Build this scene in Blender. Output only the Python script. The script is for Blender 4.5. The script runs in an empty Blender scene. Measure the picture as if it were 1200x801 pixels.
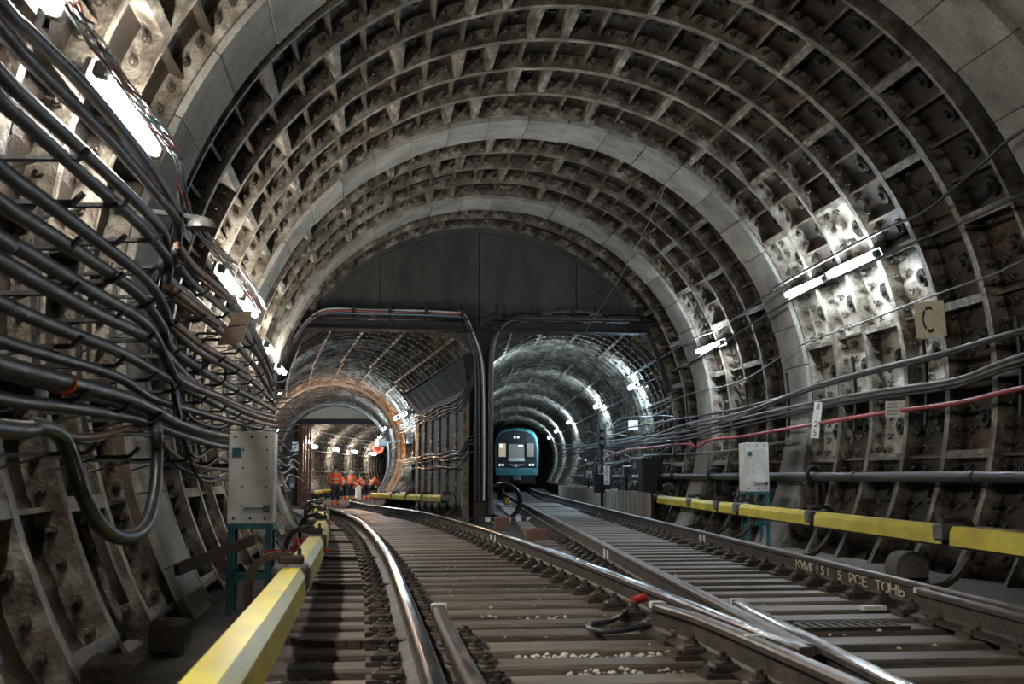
import bpy, math, random
import numpy as np
from mathutils import Vector, Matrix

# ------------------------------------------------------------------ camera, world, exposure
SC = bpy.context.scene
COL = SC.collection
F_PX, HOR, HC, YAW = 1400.0, 557.0, 0.715, 0.119        # focal length in px of a 1200 px frame
PITCH = math.atan((HOR - 400.5) / F_PX)
cam_d = bpy.data.cameras.new('camera'); cam = bpy.data.objects.new('camera', cam_d); COL.objects.link(cam)
cam_d.sensor_width = 36.0; cam_d.lens = F_PX / 1200.0 * 36.0
cam_d.clip_start = 0.05; cam_d.clip_end = 400
cam.location = (0, 0, HC)
cam.rotation_euler = (math.pi / 2 + PITCH, 0, -YAW)
cam_d.dof.use_dof = True; cam_d.dof.focus_distance = 26.0; cam_d.dof.aperture_fstop = 5.0
SC.camera = cam
w = bpy.data.worlds.new('world'); SC.world = w; w.use_nodes = True
w.node_tree.nodes['Background'].inputs[0].default_value = (0.75, 0.85, 1.0, 1)
w.node_tree.nodes['Background'].inputs[1].default_value = 0.012
SC.view_settings.view_transform = 'Standard'; SC.view_settings.look = 'None'
SC.view_settings.exposure = 0.0; SC.view_settings.gamma = 1.0; SC.view_settings.use_curve_mapping = False
LAMP = 170.0       # emission of a fluorescent tube

rnd = random.Random(7)
PI = math.pi

# ------------------------------------------------------------------ geometry of the place
XC, ZC, R = 2.29, 1.77, 4.2        # chamber axis (runs along +Y) and inner radius of its lining
Y_END = 25.1                       # the bulkhead
FL = -0.32                         # side floor
TOPS = -0.20                       # sleeper tops
GR = -0.275                        # dirt between the sleepers
def ray(x, y):
    u = (x - 600) / F_PX; v = (400.5 - y) / F_PX
    fy = math.cos(PITCH) - v * math.sin(PITCH); fz = math.sin(PITCH) + v * math.cos(PITCH)
    c, s = math.cos(YAW), math.sin(YAW)
    return Vector((u * c + fy * s, -u * s + fy * c, fz))
def on_z(x, y, z=0.0):
    d = ray(x, y); return Vector((0, 0, HC)) + d * ((z - HC) / d.z)
def on_y(x, y, Y):
    d = ray(x, y); return Vector((0, 0, HC)) + d * (Y / d.y)
def on_wall(x, y, r=R):            # point of the chamber lining (radius r) in that direction
    d = ray(x, y); ox, oz = -XC, HC - ZC
    a = d.x * d.x + d.z * d.z; b = ox * d.x + oz * d.z; c = ox * ox + oz * oz - r * r
    return Vector((0, 0, HC)) + d * ((-b + math.sqrt(b * b - a * c)) / a)
def interp(kn, y):
    if y <= kn[0][0]: return kn[0][1]
    for i in range(len(kn) - 1):
        (a, va), (b, vb) = kn[i], kn[i + 1]
        if y <= b:
            t = (y - a) / (b - a)
            pa = kn[i - 1] if i else (2 * a - b, 2 * va - vb)
            pb = kn[i + 2] if i + 2 < len(kn) else (2 * b - a, 2 * vb - va)
            ma = (vb - pa[1]) / (b - pa[0]) * (b - a); mb = (pb[1] - va) / (pb[0] - a) * (b - a)
            t2, t3 = t * t, t * t * t
            return (2*t3-3*t2+1)*va + (t3-2*t2+t)*ma + (-2*t3+3*t2)*vb + (t3-t2)*mb
    (a, va), (b, vb) = kn[-2], kn[-1]
    return vb + (vb - va) / (b - a) * (y - b)
LK = [(-6, 1.04), (0, 1.04), (6, 1.04), (12, .97), (19, .70), (26, .17), (33, -.48), (40, -1.1), (48, -1.5),
      (56, -1.5), (64, -1.15), (75, -.05), (90, 2.4), (105, 6.0)]
def xl(y): return interp(LK, y)
def zl(y): return -0.011 * min(max(0, y - 24), 32)
def xr(y): return 2.25 + .0835 * y + .0006 * max(0, y - 40) ** 2
def zr(y): return 0.0

# ------------------------------------------------------------------ helpers
class MB:
    def __init__(s): s.v = []; s.f = []; s.m = []; s.sm = []
    def add(s, vs, fs, m=0, smooth=False):
        o = len(s.v); s.v += [tuple(p) for p in vs]
        for f in fs: s.f.append([i + o for i in f]); s.m.append(m); s.sm.append(smooth)
        return s
    def box(s, c, d, m=0, rz=0, rot=None, ch=0.0):
        hx, hy, hz = d[0] / 2, d[1] / 2, d[2] / 2
        if ch > 0:
            b = min(ch, hx * .9, hy * .9, hz * .9)
            vs = []
            for sx in (-1, 1):
                for sy in (-1, 1):
                    for sz in (-1, 1):
                        vs += [(sx*hx, sy*(hy-b), sz*(hz-b)), (sx*(hx-b), sy*hy, sz*(hz-b)), (sx*(hx-b), sy*(hy-b), sz*hz)]
            k = lambda a, b_, c_: (a * 4 + b_ * 2 + c_) * 3
            fs = []
            for a in (0, 1):
                fs.append([k(a,0,0), k(a,1,0), k(a,1,1), k(a,0,1)][::(1 if a else -1)])
                fs.append([k(0,a,0)+1, k(1,a,0)+1, k(1,a,1)+1, k(0,a,1)+1][::(-1 if a else 1)])
                fs.append([k(0,0,a)+2, k(1,0,a)+2, k(1,1,a)+2, k(0,1,a)+2][::(1 if a else -1)])
            for a in (0, 1):
                for b2 in (0, 1):
                    fs.append([k(a,b2,0), k(a,b2,1), k(a,b2,1)+1, k(a,b2,0)+1])
                    fs.append([k(a,0,b2), k(a,1,b2), k(a,1,b2)+2, k(a,0,b2)+2])
                    fs.append([k(0,a,b2)+1, k(1,a,b2)+1, k(1,a,b2)+2, k(0,a,b2)+2])
                    for c2 in (0, 1): fs.append([k(a,b2,c2), k(a,b2,c2)+1, k(a,b2,c2)+2])
        else:
            vs = [(sx*hx, sy*hy, sz*hz) for sx in (-1,1) for sy in (-1,1) for sz in (-1,1)]
            fs = [[0,1,3,2],[4,6,7,5],[0,4,5,1],[2,3,7,6],[0,2,6,4],[1,5,7,3]]
        M = rot if rot is not None else Matrix.Rotation(rz, 3, 'Z')
        c = Vector(c)
        return s.add([M @ Vector(p) + c for p in vs], fs, m)
    def bar(s, a, b, wx, wz, m=0, up=(0,0,1)):            # rectangular bar from a to b
        a, b = Vector(a), Vector(b); d = (b - a); L = d.length; d.normalize()
        sd = d.cross(Vector(up))
        if sd.length < 1e-5: sd = d.cross(Vector((0,1,0)))
        sd.normalize(); u = sd.cross(d)
        rot = Matrix((sd, d, u)).transposed()
        return s.box((a + b) / 2, (wx, L, wz), m, rot=rot)
    def tube(s, pts, r, n=8, m=0, cap=True, smooth=True):
        P = [Vector(p) for p in pts]; rs = r if isinstance(r, (list, tuple)) else [r] * len(P)
        t = (P[1] - P[0]).normalized(); u = t.orthogonal().normalized(); vs = []
        for i, p in enumerate(P):
            tn = (P[min(i+1, len(P)-1)] - P[max(i-1, 0)]).normalized()
            q = t.rotation_difference(tn); u = q @ u; u = (u - tn * u.dot(tn)).normalized(); t = tn
            w_ = t.cross(u)
            vs += [p + (u * math.cos(2*PI*k/n) + w_ * math.sin(2*PI*k/n)) * rs[i] for k in range(n)]
        fs = [[i*n+k, i*n+(k+1) % n, (i+1)*n+(k+1) % n, (i+1)*n+k] for i in range(len(P)-1) for k in range(n)]
        s.add(vs, fs, m, smooth)
        if cap: s.add(vs[:n], [list(range(n))[::-1]], m); s.add(vs[-n:], [list(range(n))], m)
        return s
    def cyl(s, a, b, r, n=10, m=0, r2=None): return s.tube([a, b], [r, r if r2 is None else r2], n, m)
    def ring(s, c, axis, r, t, n=20, k=6, m=0):
        ax = Vector(axis).normalized(); u = ax.orthogonal().normalized(); w_ = ax.cross(u); c = Vector(c)
        vs = []
        for i in range(n):
            a = 2*PI*i/n; d = u*math.cos(a)+w_*math.sin(a)
            for j in range(k):
                b = 2*PI*j/k; vs.append(c + d*(r+t*math.cos(b)) + ax*t*math.sin(b))
        fs = [[i*k+j, ((i+1)%n)*k+j, ((i+1)%n)*k+(j+1)%k, i*k+(j+1)%k] for i in range(n) for j in range(k)]
        return s.add(vs, fs, m, True)
    def prism(s, poly, path, m=0, mats=None, cap=True, smooth=False):   # poly (side, up) swept along a path of points
        P = [Vector(p) for p in path]; n = len(poly); vs = []
        for i, p in enumerate(P):
            d = P[min(i+1, len(P)-1)] - P[max(i-1, 0)]
            h = Vector((d.x, d.y, 0)).normalized(); sd = Vector((h.y, -h.x, 0))
            vs += [p + sd * a + Vector((0,0,b)) for a, b in poly]
        o = len(s.v); s.v += [tuple(q) for q in vs]
        for i in range(len(P)-1):
            for k in range(n):
                s.f.append([o+i*n+k, o+(i+1)*n+k, o+(i+1)*n+(k+1)%n, o+i*n+(k+1)%n])
                s.m.append(mats[k] if mats else m); s.sm.append(smooth)
        if cap:
            s.f.append([o+k for k in range(n)]); s.m.append(m); s.sm.append(False)
            e = o+(len(P)-1)*n; s.f.append([e+k for k in range(n)][::-1]); s.m.append(m); s.sm.append(False)
        return s
    def mesh(s, name, mats):
        me = bpy.data.meshes.new(name); me.from_pydata(s.v, [], s.f)
        for m in (mats if isinstance(mats, (list, tuple)) else [mats]): me.materials.append(m)
        me.polygons.foreach_set('material_index', s.m); me.polygons.foreach_set('use_smooth', s.sm)
        me.update(); return me
    def build(s, name, mats, parent=None, loc=None):
        return link(name, s.mesh(name, mats), parent, loc)
def link(name, me, parent=None, loc=None, rot=None):
    o = bpy.data.objects.new(name, me); COL.objects.link(o)
    if parent is not None: o.parent = parent
    if loc is not None: o.location = loc
    if rot is not None: o.rotation_euler = rot
    return o
def tag(o, label=None, cat=None, group=None, kind=None):
    if label: o['label'] = label
    if cat: o['category'] = cat
    if group: o['group'] = group
    if kind: o['kind'] = kind
    return o
def empty(name, loc=(0,0,0), rz=0):
    o = bpy.data.objects.new(name, None); COL.objects.link(o); o.location = loc; o.rotation_euler = (0,0,rz)
    o.empty_display_size = .2; return o
def thing(name, label, cat, loc=(0,0,0), rz=0, group=None): return tag(empty(name, loc, rz), label, cat, group)
def struct(name, loc=(0,0,0)): return tag(empty(name, loc), kind='structure')
def spline(pts, step=6):
    P = [Vector(p) for p in pts]
    if len(P) < 3: return P
    out = []
    for i in range(len(P)-1):
        p0 = P[i-1] if i else P[0]*2-P[1]; p1, p2 = P[i], P[i+1]; p3 = P[i+2] if i+2 < len(P) else P[-1]*2-P[-2]
        for k in range(step):
            t = k/step
            out.append(.5*((2*p1)+(p2-p0)*t+(2*p0-5*p1+4*p2-p3)*t*t+(3*p1-p0-3*p2+p3)*t**3))
    return out + [P[-1]]
ORD = ['', 'first', 'second', 'third', 'fourth', 'fifth', 'sixth', 'seventh', 'eighth', 'ninth', 'tenth', 'eleventh', 'twelfth']
def nth(i):
    if i < len(ORD): return ORD[i]
    return '%d%s' % (i, 'th' if 10 <= i % 100 <= 20 else {1:'st',2:'nd',3:'rd'}.get(i % 10, 'th'))

# ------------------------------------------------------------------ materials
def mat(name, cols, rough=.7, metal=0., scale=3., bump=.3, detail=6, fine=40., stretch=(1,1,1), rand=True, pos=None, rvar=.15, spec=.5, ovar=0):
    m = bpy.data.materials.new(name); m.use_nodes = True; N = m.node_tree.nodes; L = m.node_tree.links
    b = N['Principled BSDF']; b.inputs['Metallic'].default_value = metal; b.inputs['Specular IOR Level'].default_value = spec
    tc = N.new('ShaderNodeTexCoord'); mp = N.new('ShaderNodeMapping'); mp.inputs['Scale'].default_value = stretch
    L.new(tc.outputs['Object'], mp.inputs['Vector'])
    if rand:
        oi = N.new('ShaderNodeObjectInfo'); mu = N.new('ShaderNodeVectorMath'); mu.operation = 'SCALE'
        mu.inputs[0].default_value = (37, 61, 23); L.new(oi.outputs['Random'], mu.inputs['Scale']); L.new(mu.outputs[0], mp.inputs['Location'])
    n1 = N.new('ShaderNodeTexNoise'); n1.inputs['Scale'].default_value = scale; n1.inputs['Detail'].default_value = detail; n1.inputs['Roughness'].default_value = .65
    L.new(mp.outputs[0], n1.inputs['Vector'])
    cr = N.new('ShaderNodeValToRGB'); L.new(n1.outputs['Fac'], cr.inputs['Fac'])
    el = cr.color_ramp.elements; n = len(cols)
    ps = pos or [0.5 if n == 1 else .28 + .46 * i / (n - 1) for i in range(n)]
    while len(el) < n: el.new(.5)
    for i, c in enumerate(cols): el[i].position = ps[i]; el[i].color = (*c, 1)
    if n == 1: el[1].color = (*cols[0], 1); el[1].position = 1
    n2 = N.new('ShaderNodeTexNoise'); n2.inputs['Scale'].default_value = fine; n2.inputs['Detail'].default_value = 3
    L.new(mp.outputs[0], n2.inputs['Vector'])
    mx = N.new('ShaderNodeMix'); mx.data_type = 'RGBA'; mx.blend_type = 'MULTIPLY'; mx.inputs[0].default_value = .45
    gr = N.new('ShaderNodeMapRange'); gr.inputs[1].default_value = .3; gr.inputs[2].default_value = .7; gr.inputs[3].default_value = .45; gr.inputs[4].default_value = 1.25
    L.new(n2.outputs['Fac'], gr.inputs[0])
    L.new(cr.outputs[0], mx.inputs[6]); L.new(gr.outputs[0], mx.inputs[7]); L.new(mx.outputs[2], b.inputs['Base Color'])
    if ovar:
        om = N.new('ShaderNodeMapRange'); om.inputs[3].default_value = 1 - ovar; om.inputs[4].default_value = 1 + ovar; L.new(oi.outputs['Random'], om.inputs[0])
        vs_ = N.new('ShaderNodeVectorMath'); vs_.operation = 'SCALE'; L.new(mx.outputs[2], vs_.inputs[0]); L.new(om.outputs[0], vs_.inputs['Scale']); L.new(vs_.outputs[0], b.inputs['Base Color'])
    rr = N.new('ShaderNodeMapRange'); rr.inputs[1].default_value = .3; rr.inputs[2].default_value = .7
    rr.inputs[3].default_value = max(.02, rough - rvar); rr.inputs[4].default_value = min(1, rough + rvar)
    L.new(n1.outputs['Fac'], rr.inputs[0]); L.new(rr.outputs[0], b.inputs['Roughness'])
    if bump:
        bp = N.new('ShaderNodeBump'); bp.inputs['Strength'].default_value = bump; bp.inputs['Distance'].default_value = .02
        ad = N.new('ShaderNodeMath'); ad.operation = 'ADD'; L.new(n1.outputs['Fac'], ad.inputs[0]); L.new(n2.outputs['Fac'], ad.inputs[1])
        L.new(ad.outputs[0], bp.inputs['Height']); L.new(bp.outputs[0], b.inputs['Normal'])
    return m
def emis(name, col, st):
    m = bpy.data.materials.new(name); m.use_nodes = True; b = m.node_tree.nodes['Principled BSDF']
    b.inputs['Base Color'].default_value = (.8,.8,.8,1); b.inputs['Emission Color'].default_value = (*col, 1); b.inputs['Emission Strength'].default_value = st
    return m
def glass(name, tint=(.8,.85,.85)):
    m = bpy.data.materials.new(name); m.use_nodes = True; b = m.node_tree.nodes['Principled BSDF']
    b.inputs['Base Color'].default_value = (*tint, 1); b.inputs['Roughness'].default_value = .04
    b.inputs['Transmission Weight'].default_value = .9; b.inputs['IOR'].default_value = 1.1
    return m
M = {}
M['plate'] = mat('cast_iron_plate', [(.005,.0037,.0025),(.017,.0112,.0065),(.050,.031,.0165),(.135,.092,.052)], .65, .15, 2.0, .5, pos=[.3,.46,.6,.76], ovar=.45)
M['flange'] = mat('limed_flange', [(.035,.024,.015),(.14,.118,.09),(.34,.315,.27)], .55, .15, 4, .5, pos=[.34,.5,.66], ovar=.2)
M['rib'] = mat('iron_rib', [(.028,.019,.012),(.08,.058,.038),(.20,.165,.12)], .7, .15, 4, .4, pos=[.34,.52,.7])
M['pale'] = mat('pale_painted_iron', [(.06,.045,.03),(.28,.25,.20),(.48,.45,.40)], .6, .05, 2.4, .4, pos=[.32,.48,.66])  # cream paint with the right lamp pair's light put into its tone
M['plug'] = mat('plug_iron', [(.012,.010,.008),(.04,.032,.025)], .6, .4, 6, .3)
M['bolt'] = mat('bolt_iron', [(.05,.04,.03),(.14,.12,.10)], .5, .5, 9, .2)
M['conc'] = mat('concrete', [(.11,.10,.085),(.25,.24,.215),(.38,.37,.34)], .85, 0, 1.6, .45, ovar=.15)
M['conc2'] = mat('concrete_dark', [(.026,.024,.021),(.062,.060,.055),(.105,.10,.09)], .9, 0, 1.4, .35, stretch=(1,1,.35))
M['floor'] = mat('floor_concrete', [(.06,.052,.045),(.14,.125,.11),(.22,.20,.18)], .85, 0, 1.6, .5)
M['dirt'] = mat('dirt', [(.015,.012,.010),(.045,.037,.03),(.08,.068,.055)], .95, 0, 5, .8)
M['wood'] = mat('sleeper_wood', [(.06,.047,.036),(.155,.125,.098),(.25,.21,.17)], .5, 0, 3, .4, stretch=(.35,3,3), fine=30, ovar=.25)
M['plank'] = mat('plank_wood', [(.14,.10,.07),(.30,.25,.19),(.42,.38,.32)], .8, 0, 2, .3, stretch=(2,2,.4))
M['railside'] = mat('rail_rust', [(.025,.02,.017),(.065,.05,.04),(.12,.085,.06)], .6, .35, 6, .3)
M['railtop'] = mat('rail_steel', [(.35,.33,.31),(.55,.54,.52)], .2, 1.0, 8, .05, stretch=(4,.4,4), rvar=.08)
M['railworn'] = mat('rail_worn', [(.10,.08,.07),(.22,.18,.16)], .42, .8, 6, .12, stretch=(3,.4,3))
M['white'] = mat('white_paint', [(.62,.62,.58),(.80,.80,.77)], .5, 0, 6, .05)
M['cabinet'] = mat('cabinet_paint', [(.66,.69,.67),(.76,.79,.77),(.80,.82,.80)], .45, 0, 1.6, .02, fine=5)
M['teal'] = mat('teal_paint', [(.02,.10,.12),(.05,.20,.23)], .5, .1, 5, .1)
M['yellow'] = mat('yellow_cover', [(.66,.54,.035),(.76,.64,.05),(.80,.69,.08)], .4, 0, 1.5, .03, stretch=(1,.3,1), fine=6)
M['black'] = mat('black_sheath', [(.012,.012,.014),(.035,.035,.04),(.07,.07,.075)], .42, 0, 6, .15)
M['blacksteel'] = mat('black_steel', [(.012,.012,.013),(.035,.033,.032)], .55, .4, 5, .2)
M['grey'] = mat('grey_sheath', [(.10,.10,.10),(.22,.22,.22)], .5, 0, 6, .1)
M['steel'] = mat('grey_steel', [(.12,.12,.12),(.26,.26,.26)], .45, .6, 5, .15)
M['pipe'] = mat('pipe_paint', [(.03,.03,.034),(.075,.075,.085),(.16,.11,.06)], .42, .3, 2.5, .15, pos=[.3,.55,.75])
M['redpipe'] = mat('red_hose', [(.30,.05,.06),(.50,.10,.12)], .45, 0, 4, .1)
M['red'] = mat('red_paint', [(.35,.03,.02),(.6,.06,.04)], .5, 0, 5, .1)
M['rust'] = mat('rust', [(.08,.035,.02),(.20,.09,.05),(.30,.17,.10)], .8, .2, 5, .4)
M['bracket'] = mat('dark_bracket', [(.025,.018,.014),(.06,.042,.03),(.12,.075,.05)], .6, .3, 6, .3)
M['partplate'] = mat('partition_plate', [(.10,.07,.05),(.26,.20,.15),(.40,.34,.28)], .7, .1, 1.6, .3, stretch=(1,1,.3))
M['brown'] = mat('brown_box', [(.10,.05,.035),(.17,.085,.06)], .7, 0, 5, .2)
M['orange'] = mat('hi_vis_orange', [(.80,.10,.02),(.95,.16,.04)], .7, 0, 6, .1)
M['reflect'] = mat('reflective_tape', [(.65,.65,.6),(.8,.8,.75)], .4, .2, 8, 0)
M['navy'] = mat('dark_workwear', [(.012,.014,.02),(.03,.035,.05)], .85, 0, 8, .2)
M['skin'] = mat('skin', [(.45,.26,.18),(.55,.33,.24)], .6, 0, 8, .05)
M['hair'] = mat('hair', [(.02,.015,.01),(.05,.035,.025)], .7, 0, 12, .2)
M['traint'] = mat('train_teal', [(.05,.19,.21),(.085,.27,.29)], .35, .1, 3, .03)
M['traind'] = mat('train_dark', [(.012,.015,.018),(.03,.035,.04)], .35, .1, 4, .03)
M['glass'] = glass('window_glass')
M['cream'] = mat('cream', [(.55,.50,.36),(.68,.63,.47)], .7, 0, 3, .05)
M['paper'] = mat('tan_card', [(.62,.46,.33),(.72,.56,.42)], .8, 0, 5, .05)
M['ink'] = mat('ink', [(.02,.02,.02),(.04,.04,.04)], .7, 0, 5, 0)
M['gravel'] = mat('gravel', [(.16,.15,.14),(.32,.31,.29),(.5,.48,.44)], .9, 0, 9, .2)
M['lightgravel'] = mat('light_gravel', [(.42,.39,.34),(.62,.58,.5)], .9, 0, 9, .2)
M['wire_r'] = mat('wire_red', [(.4,.08,.07),(.55,.14,.12)], .5, 0, 5, 0)
M['wire_b'] = mat('wire_blue', [(.12,.25,.33),(.2,.36,.45)], .5, 0, 5, 0)
M['wire_w'] = mat('wire_white', [(.5,.5,.48),(.68,.68,.66)], .5, 0, 5, 0)
M['copper'] = mat('rusty_sheath', [(.16,.09,.06),(.32,.20,.14)], .45, .2, 4, .15)
M['tube'] = emis('fluorescent', (1.0,.95,.86), LAMP)
M['tube_cool'] = emis('cool_fluorescent', (.80,.91,1.0), LAMP)
M['tube_far'] = emis('fluorescent_far', (.60,.82,1.0), LAMP * 2.1)
M['tube_warm'] = emis('sodium_lamp', (1.0,.50,.20), LAMP * 18.0)
M['tube_wht'] = emis('white_lamp', (1.0,.93,.86), LAMP * 1.0)
M['cablight'] = emis('cab_lamp', (1.0,.9,.7), 1.2)
M['head'] = emis('head_lamp', (1.0,.95,.85), .6)
M['lit_l'] = emis('lit_cab_left', (1.0,.85,.6), .45); M['lit_r'] = emis('lit_cab_right', (.8,.55,.35), .18); M['lit_c'] = emis('lit_cab', (.8,.9,.85), .12)
for q in ('lit_l','lit_r','lit_c'): M[q].node_tree.nodes['Principled BSDF'].inputs['Base Color'].default_value = (.2,.17,.13,1)
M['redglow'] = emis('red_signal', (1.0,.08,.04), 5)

# ================================================================== STRUCTURE
# ------------------------------------------------------------------ cast iron lining of the chamber
DA = math.radians(5.625); DEP = .19; PITCHR = 1.04
def pol(a, r, y): return (r * math.sin(a), y, r * math.cos(a))    # angle from the crown, local ring axes
def arcbox(mb, a0, a1, r0, r1, y0, y1, n, m=0, ins=True, out=False, caps=False, mi=None):
    mi = m if mi is None else mi
    A = [a0 + (a1 - a0) * i / n for i in range(n + 1)]
    vs = []
    for a in A: vs += [pol(a, r0, y0), pol(a, r0, y1), pol(a, r1, y0), pol(a, r1, y1)]
    for i in range(n):
        k = i * 4; q = k + 4
        fs = [[k, k+1, q+1, q]]
        if i == 0: pass
        mb.add([vs[j] for j in range(k, k+8)], [[0,1,5,4]], mi)
        mb.add([vs[j] for j in range(k, k+8)], [[0,4,6,2], [1,3,7,5]], m)
        if out: mb.add([vs[j] for j in range(k, k+8)], [[2,6,7,3]], m)
    if caps:
        mb.add(vs[:4], [[0,2,3,1]], m); mb.add(vs[-4:], [[0,1,3,2]], m)
def segment_mesh(n, seed, w_=PITCHR, side=False, pale=False):
    mb = MB(); rr = random.Random(seed); a1 = n * DA; ft = .055
    # back plate, dished
    k = 4
    for p in range(n):
        vs = []; ay = [0, .12, .5, .88, 1]
        for i in range(k + 1):
            for j, t in enumerate(ay):
                dish = .03 * math.sin(PI * i / k) * math.sin(PI * t) - (.02 if j in (0, 4) or i in (0, k) else 0)
                vs.append(pol((p + i / k) * DA, R + DEP + dish, t * w_))
        mb.add(vs, [[i*5+j, (i+1)*5+j, (i+1)*5+j+1, i*5+j+1] for i in range(k) for j in range(4)], 0, True)
    arcbox(mb, 0, a1, R, R + DEP, 0, ft, n * 2, 1)
    arcbox(mb, 0, a1, R, R + DEP, w_ - ft, w_, n * 2, 1)
    jt = .045 / R
    for a in (0, a1 - jt): arcbox(mb, a, a + jt, R + .004, R + DEP, ft, w_ - ft, 1, 1); \
        mb.add([pol(a, R+.004, ft), pol(a, R+.004, w_-ft), pol(a, R+DEP, w_-ft), pol(a, R+DEP, ft)], [[0,3,2,1]], 1); \
        mb.add([pol(a+jt, R+.004, ft), pol(a+jt, R+.004, w_-ft), pol(a+jt, R+DEP, w_-ft), pol(a+jt, R+DEP, ft)], [[0,1,2,3]], 1)
    rt = .03 / R
    for p in ([2] if n == 4 else []) if side else range(1, n):                      # stiffening ribs, lower towards the middle
        a = p * DA - rt / 2; h = rr.uniform(-.02, .02)
        ys = [ft, ft+.1, w_*.5, w_-ft-.1, w_-ft]; rs = [R+.06, R+.085+h*.6, R+.10+h*.6, R+.085+h*.6, R+.06]
        vs = []
        for aa in (a, a + rt):
            for y, q in zip(ys, rs): vs += [pol(aa, q, y), pol(aa, R + DEP, y)]
        fs = []
        for i in range(4):
            fs += [[i*2, i*2+1, i*2+3, i*2+2], [10+i*2, 10+i*2+2, 10+i*2+3, 10+i*2+1], [i*2, i*2+2, 10+i*2+2, 10+i*2]]
        mb.add(vs, fs, 2)
    return mb.mesh('tubbing_segment', [M['pale'] if pale else M['plate'], M['flange'], M['rib']])
def plug_mesh():
    mb = MB(); mb.tube([(0,0,DEP+.04), (0,0,DEP-.0)], [.125,.108], 14, 0); mb.tube([(0,0,DEP), (0,0,DEP-.02)], .085, 12, 0); mb.tube([(0,0,DEP-.02), (0,0,DEP-.06)], [.05,.04], 8, 0)
    mb.ring((0,0,DEP-.01), (0,0,1), .1, .014, 14, 5)
    for v in range(len(mb.v)): x, y, z = mb.v[v]; mb.v[v] = (x, y, z + R)
    return mb.mesh('grout_plug', M['plug'])
def bolts_mesh(n, hooks=False):
    mb = MB()
    for p in range(n):
        for t in (.28, .72):
            for y, s in ((.055, 1), (PITCHR - .055, -1)):
                a = (p + t) * DA; r = R + .1
                c = Vector(pol(a, r, y))
                mb.tube([c, c + Vector((0, .05 * s, 0))], .032, 6, 0, smooth=False)
                mb.tube([c + Vector((0, .05*s, 0)), c + Vector((0, .11*s, 0))], .016, 5, 0, smooth=False)
                if hooks:
                    c = Vector(pol(a, R + DEP - .02, y + .15 * s)); ax = Vector(pol(a, 1, 0)); u = Vector((0,1,0)); w3 = ax.cross(u)
                    mb.tube([c + (u * math.cos(q) + w3 * math.sin(q)) * .04 for q in np.linspace(.6, 5.2, 8)], .012, 5, 0)
                    c = c + u * .11 * s
                    mb.tube([c + (u * math.cos(q) + w3 * math.sin(q)) * .034 for q in np.linspace(-1.2, 3.2, 7)], .011, 5, 0)
    return mb.mesh('flange_bolts', M['bolt'])
SEG = {n: [segment_mesh(n, n * 10 + s) for s in range(2)] for n in (1, 2, 3, 4)}
SIDE = {n: [segment_mesh(n, n * 10 + s, side=True) for s in range(2)] for n in (1, 2, 3, 4)}
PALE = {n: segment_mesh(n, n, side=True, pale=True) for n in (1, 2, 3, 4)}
BOLT = {n: bolts_mesh(n) for n in (1, 2, 3, 4)}
HOOK = {n: bolts_mesh(n, True) for n in (1, 2, 3, 4)}
PLUG = plug_mesh()
ceiling = struct('ceiling', (XC, 0, ZC)); wall_left = struct('wall_left', (XC, 0, ZC)); wall_right = struct('wall_right', (XC, 0, ZC))
def panel_mesh(n):
    mb = MB(); arcbox(mb, .002, n * DA - .002, R + .03, R + .2, .006, PITCHR - .006, n * 2, 0, caps=True); return mb.mesh('lining_panel', M['conc'])
PANEL = panel_mesh(4)
EVEN = [3,4,4,4,4,1,4,4,4,4,4,4]; ODD = [1,4,4,4,4,4,1,4,4,4,4,4,2]
def lining_ring(y0, idx, near=False):
    p = -22
    for n in (EVEN if idx % 2 else ODD):
        a = p * DA; mid = a + n * DA / 2
        par = wall_left if mid < -math.radians(62) else wall_right if mid > math.radians(62) else ceiling
        if near and math.radians(18) < mid < math.radians(80) and n == 4:
            link('lining_panel', PANEL, par, (0, y0, 0), (0, a, 0)); p += n; continue
        s = link('tubbing_segment', PALE[n] if par is wall_right and 12.6 < y0 < 17 and mid < 1.72 else (SEG if par is ceiling else SIDE)[n][(idx + p) % 2], par, (0, y0, 0), (0, a, 0))  # paler copies only where the right lamp pair lights the wall
        for k in ([.5, 2.5] if n == 4 and par is not ceiling else range(n)):
            g = link('grout_plug', PLUG, s, (0, PITCHR * .5 + rnd.uniform(-.03, .03), 0), (0, (k + .5) * DA, 0))
        tag(link('flange_bolts', (HOOK if par is wall_right else BOLT)[n], s), kind='stuff')
        p += n
BAND = [9.3, 16.97, 22.0]
rings = [BAND[0] - PITCHR * k for k in range(1, 9)] + [10.72 + PITCHR * k for k in range(6)] + [17.93 + 1.02 * k for k in range(4)] + [22.96, 24.0]
for i, y0 in enumerate(rings): lining_ring(y0, i, y0 < 9.3)
# concrete reinforcing bands, made of blocks
for bi, y0 in enumerate(BAND):
    t = tag(empty('trim_%d' % (bi + 1), (XC, y0, ZC)), kind='structure')
    wd = 1.0 if bi == 0 else .95
    nb = 30; st = math.radians(246) / nb
    mb = MB(); arcbox(mb, .0012, st - .0012, R - .06, R + .25, 0, wd, 3, 0, caps=True, out=True); me = mb.mesh('block', M['conc'])
    for k in range(nb):
        b = link('block', me, t, (0, rnd.uniform(-.012, .012), 0), (0, -math.radians(123) + k * st, 0))
        q = 1 + rnd.uniform(-.002, .002); b.scale = (q, 1, q)
# recess behind the first band
mb = MB(); arcbox(mb, -math.radians(123), math.radians(123), R + .26, R + .3, 10.2, 10.8, 60, 0)
mb.build('recess_lining', M['plate'], ceiling)
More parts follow.
